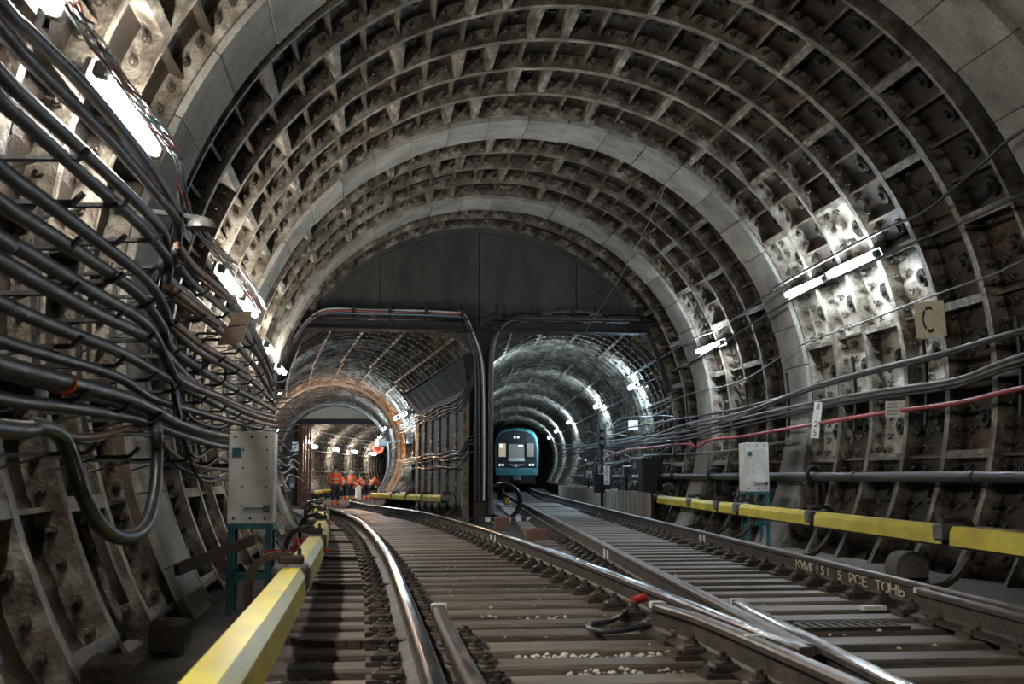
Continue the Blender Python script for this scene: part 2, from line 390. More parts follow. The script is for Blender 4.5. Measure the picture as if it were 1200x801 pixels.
# rings behind the camera, coarse (closes the tube)
mb = MB(); arcbox(mb, -math.radians(123), math.radians(123), R + .1, R + .2, -14, 1.05, 48, 0)
mb.build('rear_lining', M['plate'], ceiling)
for k in range(14):
    mb = MB(); arcbox(mb, -math.radians(123), math.radians(123), R, R + .11, -13.5 + k * 1.04, -13.4 + k * 1.04, 48, 0)
    mb.build('rear_flange', M['flange'], ceiling)

# ------------------------------------------------------------------ floor
def strip(mb, fx0, fx1, fz, y0, y1, n, m=0):
    vs = []
    for i in range(n + 1):
        y = y0 + (y1 - y0) * i / n
        vs += [(fx0(y), y, fz(y)), (fx1(y), y, fz(y))]
    mb.add(vs, [[i*2, i*2+1, i*2+3, i*2+2] for i in range(n)], m)
flo = struct('floor')
mb = MB()
strip(mb, lambda y: XC - 4.0, lambda y: xl(y) - 1.62, lambda y: -.35, -14, 26, 40)
strip(mb, lambda y: max(xr(y), 3.2) + 1.45, lambda y: XC + 4.1, lambda y: FL, -14, 26, 40)
for i in range(40):                        # low kerb faces
    pass
mb.build('side_floor', M['floor'], flo)
mb = MB()
strip(mb, lambda y: xl(y) - 1.62, lambda y: max(xr(y), 3.2) + 1.45, lambda y: GR, -14, 27, 41)
strip(mb, lambda y: xl(y) - 2.2, lambda y: xl(y) + 2.2, lambda y: GR + zl(y) + .004, 26, 110, 84)
strip(mb, lambda y: xr(y) - 2.0, lambda y: xr(y) + 2.0, lambda y: GR + zr(y), 26.99, 100, 70)
mb.build('track_bed', M['dirt'], flo)

# ------------------------------------------------------------------ bulkhead with the two tunnel mouths
RT = 2.45
HWX = (xl(Y_END), xr(Y_END)); TZ = 1.8
def low_z(x):
    z = FL
    for c in HWX:
        d = RT * RT - (x - c) ** 2
        if d > 0: z = max(z, TZ + math.sqrt(d))
    return z
wb = struct('wall_back')
def slab(name, x0, x1, n, y0, y1, m):
    mb = MB(); xs = [x0 + (x1 - x0) * i / n for i in range(n + 1)]; vs = []
    for x in xs:
        d = 4.44 ** 2 - (x - XC) ** 2; zh = ZC + math.sqrt(max(0, d)); zlw = min(low_z(x), zh)
        vs += [(x, y0, zlw), (x, y0, zh), (x, y1, zlw), (x, y1, zh)]
    for i in range(n):
        k = i * 4
        mb.add(vs[k:k+8], [[0,4,5,1], [2,3,7,6], [0,2,6,4]], 0)
    mb.add(vs[:4], [[0,1,3,2]]); mb.add(vs[-4:], [[0,2,3,1]])
    return mb.build(name, m, wb)
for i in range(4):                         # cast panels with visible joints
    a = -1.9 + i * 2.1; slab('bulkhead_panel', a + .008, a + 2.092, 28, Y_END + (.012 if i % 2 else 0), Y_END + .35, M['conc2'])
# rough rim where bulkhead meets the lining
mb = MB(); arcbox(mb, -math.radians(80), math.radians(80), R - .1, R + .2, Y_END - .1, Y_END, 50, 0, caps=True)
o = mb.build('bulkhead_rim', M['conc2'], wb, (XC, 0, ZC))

# ------------------------------------------------------------------ running tunnels: ring after ring
def ring_mesh(r, w_, npk, dep=.16, a0=-126, a1=126, ft=.035):
    mb = MB(); A0, A1 = math.radians(a0), math.radians(a1); st = (A1 - A0) / npk
    arcbox(mb, A0, A1, r + dep, r + dep + .01, 0, w_, npk, 0)
    arcbox(mb, A0, A1, r, r + dep, 0, ft, npk, 1); arcbox(mb, A0, A1, r, r + dep, w_ - ft, w_, npk, 1)
    for i in range(npk + 1):
        a = A0 + i * st; tt = (.06 if i % 4 == 0 else .025) / r; q = r + (.01 if i % 4 == 0 else .05)
        mb.add([pol(a, q, ft), pol(a, q, w_-ft), pol(a+tt, q, w_-ft), pol(a+tt, q, ft), pol(a, r+dep, ft), pol(a, r+dep, w_-ft), pol(a+tt, r+dep, w_-ft), pol(a+tt, r+dep, ft)],
               [[0,1,2,3],[0,4,5,1],[3,2,6,7]], 1)
    return mb.mesh('tubbing_ring', [M['plate'], M['flange']])
def band_mesh(r, w_):
    mb = MB(); arcbox(mb, -math.radians(126), math.radians(126), r - .06, r + .12, 0, w_, 48, 0); return mb.mesh('concrete_band', M['conc'])
def run_tunnel(name, fx, fz, y0, y1, r, w_, npk, bands=(), clip=None):
    root = struct(name); me = ring_mesh(r, w_, npk); bm = band_mesh(r, .5); y = y0
    mc = ring_mesh(r, w_, 34, a0=clip[0], a1=clip[1]) if clip else me
    while y < y1:
        s = (fx(y + .5) - fx(y - .5)); rz = -math.atan(s)
        o = link('tubbing_ring', mc if clip and y < clip[2] else me, root, (fx(y), y, fz(y) + TZ), (0, 0, rz))
        for b in bands:
            if y <= b < y + w_: link('concrete_band', bm, root, (fx(y), y, fz(y) + TZ), (0, 0, rz))
        y += w_ * .995
    return root
tR = run_tunnel('wall_right_tunnel', xr, zr, 25.45, 80, RT, .75, 48, (), (-54, 126, 33))
tL = run_tunnel('wall_left_tunnel', xl, zl, 25.45, 56.2, RT, .75, 48, (44, 54.5), (-126, 50, 36))
tF = run_tunnel('wall_far_tunnel', xl, zl, 56.6, 104, 2.75, 1.0, 40, ())
# far end of the left running tunnel is closed by its curve; end wall beyond the last ring
mb = MB(); mb.box((xl(104) , 105, 1.5), (8, .2, 8)); mb.build('wall_far_end', M['plate']); tag(bpy.data.objects['wall_far_end'], kind='structure')
mb = MB(); mb.box((xr(95), 96, 1.5), (10, .2, 8)); mb.build('wall_right_end', M['plate']); tag(bpy.data.objects['wall_right_end'], kind='structure')

# portal frame inside the left tunnel, lintel with lunette above
PY = 56.2; px_ = xl(PY); pz = zl(PY)
wp = struct('wall_portal')
mb = MB(); n = 24
xs = [px_ - RT + 2 * RT * i / n for i in range(n + 1)]; vs = []
for x in xs:
    zt = TZ + pz + math.sqrt(max(0, (RT + .1) ** 2 - (x - px_) ** 2)); vs += [(x, PY, min(zt, 3.44 + pz)), (x, PY, zt), (x, PY+.2, min(zt, 3.44 + pz)), (x, PY+.2, zt)]
for i in range(n): mb.add(vs[i*4:i*4+8], [[0,4,5,1],[0,2,6,4]], 0)
mb.build('lunette', M['cream'], wp)
mb = MB(); mb.box((px_, PY - .1, 3.54 + pz), (4.0, .25, .22)); mb.build('lintel_beam', M['blacksteel'], wp)
for k in range(5):
    mb = MB(); mb.box((px_ - 1.68 + k * .125, PY - .05, 1.55 + pz), (.09, .3, 3.85)); mb.build('portal_post', M['rust'], wp)
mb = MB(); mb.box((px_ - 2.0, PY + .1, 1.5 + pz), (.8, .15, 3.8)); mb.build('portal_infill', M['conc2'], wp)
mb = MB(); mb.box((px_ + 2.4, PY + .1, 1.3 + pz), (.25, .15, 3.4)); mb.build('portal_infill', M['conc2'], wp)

# partition between the tunnels: riveted steel plates
PT = [(2.10, 25.5), (2.03, 27.0), (1.93, 28.5), (1.83, 30.0), (1.73, 31.5), (1.62, 33.0), (1.52, 34.5), (1.42, 36.0)]
wpart = struct('wall_partition')
for i in range(len(PT) - 1):
    (xa, ya), (xb, yb) = PT[i], PT[i+1]
    mb = MB(); mb.bar((xa, ya + .01, 1.05), (xb, yb - .01, 1.05), .06, 2.8); mb.build('plate', M['partplate'], wpart)
    mb = MB(); mb.box((xa - .05, ya + .12, 1.05), (.09, .2, 2.8))
    for k in range(20): mb.box((xa - .1, ya + .12, -.2 + k * .135), (.02, .05, .05))
    mb.build('rib', M['flange'], wpart)
    mb = MB(); mb.box((xa - .065, ya + .8, .15), (.012, .12, .34)); mb.build('painted_mark', M['white'], wpart)
mb = MB()
for i in range(len(PT) - 1):
    (xa, ya), (xb, yb) = PT[i], PT[i+1]
    mb.bar((xa - .02, ya, 2.5), (xb - .02, yb, 2.5), .12, .12); 
mb.build('top_rail', M['blacksteel'], wpart)
mb = MB()
for i in range(len(PT) - 1):
    (xa, ya), (xb, yb) = PT[i], PT[i+1]
    mb.add([(xa, ya, 2.5), (xb, yb, 2.5), (xb - .35, yb, 3.1), (xa - .1, ya, 3.25)], [[0,1,2,3],[3,2,1,0]], 0)
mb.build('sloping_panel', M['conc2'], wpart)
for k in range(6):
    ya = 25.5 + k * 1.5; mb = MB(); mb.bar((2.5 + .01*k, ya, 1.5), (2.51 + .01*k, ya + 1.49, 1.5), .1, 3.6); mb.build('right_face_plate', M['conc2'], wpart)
# column at the bulkhead: H section
mb = MB(); mb.box((2.38, 25.02, 1.75), (.36, .03, 4.2)); mb.box((2.38, 25.32, 1.75), (.36, .03, 4.2)); mb.box((2.38, 25.17, 1.75), (.04, .3, 4.2)); mb.box((2.38, 25.17, -.3), (.6, .6, .08))
tag(mb.build('steel_column', M['blacksteel']), 'black steel column standing between the two tunnel mouths', 'column')
# cable trays / beams across the bulkhead
for nm, xa, xb, lab in (('cable_tray', -1.35, 2.15, 'black steel cable tray over the left tunnel mouth carrying coloured wires'), ('cable_tray', 2.55, 5.95, 'black steel cable tray over the right tunnel mouth')):
    t = thing(nm, lab, 'cable tray', ((xa + xb) / 2, 24.85, 3.8)); h = (xb - xa) / 2
    mb = MB(); mb.box((0, .1, .02), (2*h, .1, .22)); mb.box((0, -.05, -.07), (2*h, .3, .03)); mb.build('channel', M['blacksteel'], t)
    mb = MB(); mb.box((0, -.05, .17), (2*h, .26, .02)); mb.build('shelf', M['blacksteel'], t)
    for k in range(5):
        mb = MB(); x = -h + .25 + k * (2*h - .5) / 4; mb.box((x, -.1, .26), (.06, .3, .02)); mb.box((x, -.24, .33), (.06, .02, .17)); mb.box((x, .1, .32), (.06, .02, .4)); mb.build('hanger', M['blacksteel'], t)

# ================================================================== TRACKS
RP = [(-.075,-.18),(.075,-.18),(.075,-.168),(.02,-.150),(.009,-.135),(.009,-.055),(.022,-.042),(.037,-.036),(.037,-.012),(.030,-.003),(.015,0),
      (-.015,0),(-.030,-.003),(-.037,-.012),(-.037,-.036),(-.022,-.042),(-.009,-.055),(-.009,-.135),(-.02,-.150),(-.075,-.168)]
RM = [0]*8 + [1]*5 + [0]*7          # running surface is bright steel
def rail(name, pts, label, top, cat='rail'):
    mb = MB(); mb.prism(RP, pts, 0, RM); return tag(mb.build(name, [M['railside'], top]), label, cat)
def path(fx, fz, off, y0, y1, st=.6):
    n = max(2, int((y1 - y0) / st)); out = []
    for i in range(n + 1):
        y = y0 + (y1 - y0) * i / n; s = fx(y + .3) - fx(y - .3); h = math.hypot(s, .6); nx, ny = .6 / h, -s / h
        out.append((fx(y) + nx * off, y + ny * off, fz(y)))
    return out
G = .797
rl = rail('running_rail', path(xl, zl, -G, -4, 60), 'polished left-hand rail of the left track curving from beside the yellow cover', M['railtop'])
rc = rail('running_rail', path(xl, zl, G, 4.95, 60), 'polished right-hand rail of the left track running into the crossing nose', M['railtop'])
re_ = rail('running_rail', path(xr, zr, -G, 4.98, 80), 'brownish left-hand rail of the right track leading to the train', M['railworn'])
rf = rail('running_rail', path(xr, zr, G, -4, 80), 'dark right-hand rail of the right track with painted lettering on its web', M['railworn'])
# rails in front of the crossing (they carry on past the nose), wing rails and check rails
rail('wing_rail', [(1.64,6.85,-.005),(1.71,6.2,-.002),(1.717,5.6,0),(1.717,4.9,0),(1.715,4.2,0),(1.70,3.4,0),(1.62,2.2,0),(1.453,0,0),(1.2,-3,0)], 'dark wing rail with a white painted tip left of the crossing nose', M['railworn'])
rail('wing_rail', [(2.16,6.95,-.005),(2.075,6.3,-.002),(2.02,5.75,0),(1.975,5.2,0),(1.93,4.75,0),(1.875,4.2,0),(1.845,3.6,0),(1.84,2.4,0),(1.84,0,0),(1.84,-3,0)], 'shiny wing rail with a white painted tip right of the crossing nose', M['railtop'])
rail('check_rail', [(.405,6.85,-.004),(.39,6.3,0),(.385,5.2,0),(.385,3,0),(.385,-2,0)], 'short dark check rail with a white end beside the polished left rail', M['railworn'])
rail('check_rail', [(3.535,7.45,-.004),(3.48,6.9,0),(3.42,6.2,0),(3.17,3.2,0)], 'dark check rail inside the right-hand rail at lower right', M['railworn'])
def paint(p, d, lab, hw=.043):
    t = MB(); t.prism([(-hw,-.03),(-hw,.002),(-.03,.006),(.03,.006),(hw,.002),(hw,-.03),(hw-.004,-.03),(hw-.004,0),(-hw+.004,0),(-hw+.004,-.03)], [p, (p[0]+d[0], p[1]+d[1], p[2])], 0)
    return t
for p, d, par in (((1.655,6.77,-.004),(-.008,.06),'wing_rail'), ((2.147,6.86,-.004),(.008,.06),'wing_rail.001'), ((.402,6.8,-.003),(.003,.06),'check_rail'), ((1.733,5.3,0),(.002,.04),'wing_rail'), ((3.53,7.40,-.003),(.004,.05),'check_rail.001')):
    o = paint(p, d, '').build('paint_mark', M['white'], bpy.data.objects[par])
for (fx, off, y, par, sd) in ((xr, G, 15.4, 'running_rail.003', -1), (xr, G, 15.15, 'running_rail.003', -1), (xl, G, 16.0, 'running_rail.001', -1), (xl, G, 15.6, 'running_rail.001', -1), (xr, -G, 12.6, 'running_rail.002', -1), (xr, -G, 12.3, 'running_rail.002', -1)):
    mb = MB(); mb.box((fx(y) + off - .013, y, -.09), (.006, .09, .1)); mb.build('paint_mark', M['white'], bpy.data.objects[par])
mb = MB(); mb.prism([(-.037,-.15),(.06,-.15),(.06,-.004),(-.037,-.004)], [(1.86,5.0,-.03),(1.94,6.6,-.03)], 0); tag(mb.build('crossing_casting', M['railside']), 'dark steel casting filling the nose where the two inner rails meet', 'rail crossing')
# lettering on the web of the right rail
def text(s, size, m, parent, name='lettering', ext=.002):
    cu = bpy.data.curves.new('txt', 'FONT'); cu.body = s; cu.size = size; cu.extrude = ext; cu.align_x = 'CENTER'; cu.align_y = 'CENTER'
    o = bpy.data.objects.new('txt', cu); COL.objects.link(o); dg = bpy.context.evaluated_depsgraph_get()
    me = bpy.data.meshes.new_from_object(o.evaluated_get(dg)); bpy.data.objects.remove(o); me.materials.clear(); me.materials.append(m)
    return link(name, me, parent)
for k, ch in enumerate('КУМГ151 5 РСЕ ТОНЬ'):
    if ch == ' ': continue
    t = text(ch, .17, M['cream'], rf, 'letter'); t.scale = (1.5, .62, 1); yb = 10.75 - k * .155
    t.location = (xr(yb) + G - .014, yb, -.095); t.rotation_euler = (PI/2, 0, -PI/2 - .0835)

# sleepers with their fastenings
def fast_mesh():
    mb = MB(); mb.box((0,0,.015), (.21,.18,.03)); mb.box((.0,0,.045), (.13,.12,.045), ch=.012)
    mb.tube([(0,0,.06),(0,0,.095)], .034, 6, 0, smooth=False); mb.tube([(0,0,.095),(0,0,.118)], .016, 6, 0, smooth=False); mb.ring((0,0,.07),(0,0,1), .036, .012, 10, 5)
    mb.box((-.05,0,.045), (.06,.1,.02))
    return mb.mesh('rail_fastening', M['railside'])
FAST = fast_mesh()
SLW = .29
def sleeper_obj(xa, xb, y, rz, z, name='sleeper'):
    L = xb - xa; mb = MB(); mb.box((0,0,-.06), (L, SLW + rnd.uniform(-.02,.02), .13), ch=.012)
    for i, v in enumerate(mb.v): mb.v[i] = (v[0], v[1] + rnd.uniform(-.006,.006), v[2] + rnd.uniform(-.006,.004))
    o = mb.build(name, M['wood'], None, ((xa + xb) / 2, y, TOPS + z)); o.rotation_euler = (0, 0, rz); return o
def fastenings(sl, xs):
    for x, flip in xs:
        f = link('rail_fastening', FAST, sl, (x - sl.location.x, rnd.uniform(-.02,.02), 0), (0, 0, PI if flip else 0))
        f.matrix_parent_inverse = Matrix.Identity(4)
y = 3.3; i = 0; SP = .54
while y < 40:
    i += 1
    if y < 15.5:
        a = xl(y) - 1.55 + rnd.uniform(-.12, .06); b = max(xr(y), 3.0) + 1.35 + rnd.uniform(-.05, .05)
        o = sleeper_obj(a, b, y, rnd.uniform(-.006, .006), 0)
        tag(o, 'long timber bearer under both tracks, %s counted from the camera' % nth(i), 'sleeper', 'long timbers under the junction')
        xs = []
        cs = [xl(y) - G, xr(y) + G] + ([xl(y) + G, xr(y) - G] if y > 7.2 else [1.76, 1.93] if y < 6 else [xl(y) + G, 2.2])
        for c in cs: xs += [(c - .14, False), (c + .14, True)]
        if y < 6.9: xs += [(.25 + .28, True)]
        fastenings(o, xs)
    else:
        o = sleeper_obj(xl(y) - 1.38, xl(y) + 1.38, y, .0 - math.atan(xl(y+.5)-xl(y-.5)), zl(y))
        tag(o, 'timber sleeper of the curving left track, %s counted from the camera' % nth(i), 'sleeper', 'sleepers of the left track')
        if y < 30: fastenings(o, [(xl(y) + s * G + q * .14, q > 0) for s in (-1, 1) for q in (-1, 1)])
    y += SP + rnd.uniform(-.03, .03)
y = 15.8; i = 0
while y < 40:
    i += 1
    o = sleeper_obj(xr(y) - 1.3, xr(y) + 1.3, y + .1, -.0835, zr(y))
    tag(o, 'timber sleeper of the straight right track, %s beyond the junction timbers' % nth(i), 'sleeper', 'sleepers of the right track')
    if y < 30: fastenings(o, [(xr(y) + s * G + q * .14, q > 0) for s in (-1, 1) for q in (-1, 1)])
    y += SP + rnd.uniform(-.03, .03)

# gravel
def gravel(name, spots, m, label, par=None):
    mb = MB(); rr = random.Random(hash(len(spots)) + len(label))
    for (x, y, z, s) in spots:
        vs = [(0,0,1),(0,0,-.5)] + [(math.cos(k*PI/2.5+rr.random()*.5), math.sin(k*PI/2.5), rr.uniform(-.3,.4)) for k in range(5)]
        vs = [Vector((x + v[0]*s*rr.uniform(.7,1.2), y + v[1]*s*rr.uniform(.7,1.2), z + v[2]*s*.7)) for v in vs]
        mb.add(vs, [[0,2+k,2+(k+1)%5] for k in range(5)] + [[1,2+(k+1)%5,2+k] for k in range(5)], 0)
    return tag(mb.build(name, m), label, 'gravel', kind='stuff')
rr = random.Random(3)
gravel('gravel', [(xl(y) - 1.2 - rr.random()**1.3 * .55, y, -.265 + rr.random() * .02, rr.uniform(.012, .035)) for y in [rr.uniform(3.4, 15) for _ in range(2600)]], M['gravel'], 'loose grey gravel along the left sleeper ends')
sp = []
for yy, n, xa, xb in ((6.19, 110, .75, 1.75), (4.62, 120, .85, 1.8), (4.08, 150, .75, 1.8), (5.7, 40, .9, 1.6), (8.6, 30, .6, 1.5), (9.2, 30, .6, 1.5), (7.9, 20, .7, 1.6)):
    sp += [(rr.uniform(xa, xb), yy + rr.gauss(0, .035), TOPS - .03 + rr.random() * .03, rr.uniform(.008, .022)) for _ in range(n)]
sp += [(rr.uniform(.5, 3.4), rr.uniform(4, 14), TOPS + .004, rr.uniform(.006, .018)) for _ in range(120)]
gravel('light_gravel', sp, M['lightgravel'], 'pale stone chips lying in gaps between the near sleepers')

# ================================================================== THIRD RAILS
def cover_profile(s):      # hood seen from the track side; s=+1: the closed back faces +side
    return [(-.085*s,-.115),(-.078*s,-.01),(-.05*s,.035),(.04*s,.035),(.072*s,.0),(.08*s,-.115),(.07*s,-.115),(.063*s,-.005),(.035*s,.022),(-.045*s,.022),(-.068*s,-.012),(-.075*s,-.115)]
CR = [(-.035,-.10),(.035,-.10),(.035,-.07),(.012,-.06),(.012,-.0),(.04,.01),(-.04,.01),(-.012,0),(-.012,-.06),(-.035,-.07)]
def third_rail(fx, fz, off, ztop, cuts, lab, side):
    y0, y1 = cuts[0], cuts[-1]
    t = thing('third_rail', lab, 'third rail', (fx(y0) + off, y0, 0))
    inv = Vector(t.location)
    sh = lambda P: [Vector(p) - inv + Vector((0, 0, ztop)) for p in P]
    mb = MB(); mb.prism(CR, sh([(p[0], p[1], p[2] - .04) for p in path(fx, fz, off, y0 - .1, y1 + .1)]), 0); mb.build('conductor_rail', M['railside'], t)
    for a, b in zip(cuts[:-1], cuts[1:]):
        mb = MB(); mb.prism(cover_profile(side), sh(path(fx, fz, off, a + .09, b - .09, .5)), 0); mb.build('cover', M['yellow'], t)
    for yb in cuts:
        bx = fx(yb) + off - inv.x; bz = fz(yb) + ztop
        P = spline([(bx - side*.62, yb - inv.y, TOPS + fz(yb) + .03), (bx - side*.30, yb - inv.y, TOPS + fz(yb) + .03), (bx - side*.02, yb - inv.y, TOPS + fz(yb) + .045), (bx + side*.17, yb - inv.y, bz - .24), (bx + side*.225, yb - inv.y, bz - .10), (bx + side*.19, yb - inv.y, bz + .04), (bx + side*.10, yb - inv.y, bz + .09), (bx, yb - inv.y, bz + .09)], 4)
        mb = MB()
        for p, q in zip(P[:-1], P[1:]): mb.bar(p, q + (q - p) * .08, .085, .038, up=(0,0,1) if abs((q-p).normalized().z) < .8 else (1,0,0))
        mb.build('bracket', M['bracket'], t)
        mb = MB(); mb.box((bx, yb - inv.y, bz - .02), (.2, .15, .14), ch=.02); mb.build('insulator', M['steel'], t)
        mb = MB(); mb.box((bx, yb - inv.y, bz + .07), (.13, .11, .05), ch=.01); mb.tube([(bx-.04, yb-inv.y, bz+.06), (bx-.04, yb-inv.y, bz+.13)], .012, 6); mb.tube([(bx+.04, yb-inv.y, bz+.06), (bx+.04, yb-inv.y, bz+.13)], .012, 6); mb.build('clamp', M['bracket'], t)
    return t
third_rail(xl, zl, -G - .64, .2, [-1.2, 2.2, 6.55, 9.9, 13.2, 16.5, 20], 'yellow covered third rail running along the left wall from the bottom edge', -1)
third_rail(xr, zr, G + .86, .28, [7.0, 9.35, 13.1, 16.8, 18.2, 20.5, 24.2], 'yellow covered third rail along the right wall', 1)
third_rail(xl, zl, G + .72, .28, [26.2, 29.5, 32.5, 36, 40, 44.5], 'yellow covered third rail at the foot of the plated partition in the left tunnel', 1)
third_rail(xl, zl, -G - .7, .25, [62, 66, 70, 75], 'short yellow covered third rail far inside the left tunnel beyond the portal', -1)

# ================================================================== LAMPS
def lamp(p0, p1, label, m='tube', rad=.042, inward=None, group=None, bare=False):
    p0, p1 = Vector(p0), Vector(p1); d = (p1 - p0); L = d.length; d.normalize()
    t = thing('tube_lamp', label, 'lamp', p0, group=group)
    inw = Vector(inward).normalized(); q = lambda v: Vector(v) - p0
    mb = MB(); mb.tube([p0 - p0 + d * .05, d * .1, d * (L - .1), d * (L - .05)], [rad*.6, rad, rad, rad*.6], 10); mb.build('tube', M[m], t)
    mb = MB(); mb.bar(-inw * (rad + .04), d * L - inw * (rad + .04), .11, .03, up=inw); mb.build('housing', M['steel'], t)
    for k in (0, L):
        mb = MB(); mb.box(d * k, (.09, .09, .09), rot=Matrix((d.cross(inw), d, inw)).transposed(), ch=.015); mb.build('end_cap', M['steel'], t)
    for k in (.25, .75): mb = MB(); mb.bar(d * L * k - inw * (rad + .05), d * L * k - inw * .33, .03, .03, up=d); mb.build('bracket', M['steel'], t)
    return t
def inw_at(p): return Vector((XC - p[0], 0, ZC - p[2]))
def wall_lamp(ya, yb, x, z, lab, **k): lamp((x, ya, z), (x, yb, z), lab, inward=inw_at((x, 0, z)), **k)
wall_lamp(4.15, 5.78, -1.53, 2.95, 'bright tube lamp cut off by the top left corner', rad=.05)
wall_lamp(6.75, 8.45, -1.52, 2.98, 'large bright tube lamp at upper left beside twisted wires', rad=.05)
wall_lamp(12.7, 14.5, -1.56, 2.88, 'bright tube lamp above the tan card on the left wall')
wall_lamp(14.7, 16.4, -1.55, 2.88, 'bright tube lamp just beyond the one above the tan card')
wall_lamp(18.6, 20.0, -1.58, 2.72, 'small glaring lamp low on the left wall near the tunnel mouth')
wall_lamp(21.2, 22.6, -1.58, 2.62, 'farthest tube lamp on the left wall before the bulkhead')
wall_lamp(13.4, 14.92, 5.97, 3.34, 'right-hand tube of the lamp pair lighting the pale segments', m='tube_cool')
wall_lamp(15.05, 16.55, 5.98, 3.31, 'left-hand tube of the lamp pair lighting the pale segments', m='tube_cool')
wall_lamp(20.1, 21.7, 6.09, 3.02, 'single tube lamp on the right wall, farther in than the lit pair', m='tube_cool')
# unseen lamps added to light the near track and walls, carrying on the rows
for k, (x, z, ya) in enumerate(((-1.53, 2.95, 1.2), (-1.53, 2.95, -3.5), (5.98, 3.3, -2.2))):
    wall_lamp(ya, ya + 1.5, x, z, ['tube lamp on the left wall beside the camera, out of frame', 'tube lamp on the left wall behind the camera', 'tube lamp on the right wall beside the camera, out of frame'][k])
def tlamp(fx, fz, y, dx, dz, L, lab, **k):
    c = (fx(y) + dx, y, TZ + fz(y) + dz); e = (fx(y + L) + dx, y + L, TZ + fz(y + L) + dz)
    return lamp(c, e, lab, inward=(-dx, 0, -dz), **k)
for k, yy in enumerate((29.6, 38.3, 50.3, 60.5, 70.5)):
    tlamp(xr, zr, yy, 1.98, 1.2, 1.2, '%s lamp from the tunnel mouth on the right wall of the train tunnel' % nth(k + 1), m='tube_far', rad=.06)
tlamp(xr, zr, 30.8, -1.75, 1.42, 1.0, 'lamp on the left wall of the train tunnel beside the steel column', m='tube_far', rad=.06)
tlamp(xr, zr, 45, -1.85, 1.3, 1.0, 'lamp deeper on the left wall of the train tunnel, behind the steel column', m='tube_far', rad=.06)
tlamp(xr, zr, 84, 1.2, 1.6, 1.0, 'lamp on the tunnel wall behind the teal train', m='tube_far', rad=.06)
for k, (yy, dx, dz) in enumerate(((37.5, 2.0, .98), (39.5, 2.0, 1.0), (46, 2.0, .95), (52, 2.0, .9))):
    tlamp(xl, zl, yy, dx, dz, 1.0, '%s lamp along the right wall of the left tunnel' % nth(k + 1), m='tube_far', rad=.05)
for k, (yy, dx, dz) in enumerate(((30, -2.0, 1.05), (34, -2.05, .8), (43, -1.95, .75))):
    tlamp(xl, zl, yy, dx, dz, .5, '%s small lamp along the left wall of the left tunnel' % nth(k + 1), m='tube_far', rad=.05)
for k, (yy, dx, dz, mm) in enumerate(((60, -2.3, 1.1, 'tube_wht'), (66, -2.3, 1.1, 'tube_wht'), (61, 2.0, 1.6, 'tube_wht'), (68, -2.3, .9, 'tube_wht'), (76, -2.2, .9, 'tube_wht'), (83, -2.2, .9, 'tube_wht'), (90, -2.2, .9, 'tube_wht'))):
    tlamp(xl, zl, yy, dx, dz, 1.5, '%s glaring lamp beyond the portal in the left tunnel' % nth(k + 1), m=mm, rad=.09)
# warm work light on the right wall of the left tunnel
t = thing('flood_light', 'warm orange work light on the right wall of the left tunnel', 'lamp', (xl(41) + 1.6, 41, TZ + zl(41) + .2))
mb = MB(); mb.box((0,0,0), (.3,.2,.25), ch=.03); mb.build('housing', M['steel'], t)
mb = MB(); mb.box((-.17,0,0), (.03,.18,.2)); mb.build('lens', M['tube_warm'], t)
mb = MB(); mb.bar((.1,0,0), (.75,0,.1), .04, .04); mb.build('arm', M['steel'], t)

# ================================================================== CABLES
def cable(name, pts, r, m, label, cat='cable', n=8, step=6, group=None):
    mb = MB(); mb.tube(spline(pts, step), r, n); return tag(mb.build(name, m), label, cat, group)
def wp_(P, r): return [on_wall(x, y, r) for x, y in P]
def ext(P, k=1.6):          # carry on past the frame edge along the axis
    d = P[0] - P[1]; d = d.normalized() * k; return [P[0] + Vector((0, -3.5, 0)) , P[0] + d * .02] + P[1:]
LC = [
 ([(0,3),(33,37),(110,113),(177,197),(205,243),(211,270),(207,292),(229,320),(255,340),(277,360),(303,398),(316,430),(322,455)], .034, 3.80),
 ([(0,33),(43,80),(127,163),(183,227),(206,256),(208,284),(204,300),(222,328),(250,352),(272,372),(300,410),(318,446)], .034, 3.76),
 ([(0,87),(27,113),(100,180),(160,237),(190,270),(194,290),(190,312),(198,328),(225,349),(264,384),(303,417),(320,456)], .036, 3.80),
 ([(0,117),(23,137),(107,213),(162,262),(196,303),(196,330),(200,344),(229,365),(261,390),(298,428),(319,464)], .036, 3.76),
 ([(0,198),(39,226),(114,282),(171,327),(193,362),(199,381),(238,414),(295,446),(321,472)], .036, 3.74),
 ([(0,237),(30,256),(105,304),(162,345),(190,383),(199,406),(245,439),(294,465),(322,480)], .036, 3.72),
 ([(0,280),(18,288),(99,336),(162,372),(182,396),(196,424),(212,446),(258,465),(294,480),(322,487)], .036, 3.70),
 ([(0,306),(99,360),(168,393),(195,417),(222,445),(262,470),(300,486),(322,492)], .038, 3.72),
 ([(0,355),(12,360),(75,387),(144,414),(190,440),(235,464),(290,490),(322,498)], .034, 3.74),
 ([(0,399),(60,417),(137,441),(180,467),(230,482),(285,497),(322,504)], .030, 3.78),
 ([(0,427),(77,447),(150,467),(183,482),(213,497),(263,510),(322,514)], .040, 3.70),
 ([(0,436),(77,457),(145,476),(180,491),(213,503),(265,516),(322,519)], .026, 3.74),
 ([(0,467),(80,477),(140,487),(177,497),(220,512),(270,524),(322,526)], .030, 3.76),
 ([(60,504),(90,512),(125,508),(160,500),(184,505),(200,530),(240,548),(290,550),(322,548)], .020, 3.80),
 ([(75,512),(105,518),(140,508),(186,514),(206,545),(250,560),(300,560)], .016, 3.82),
]
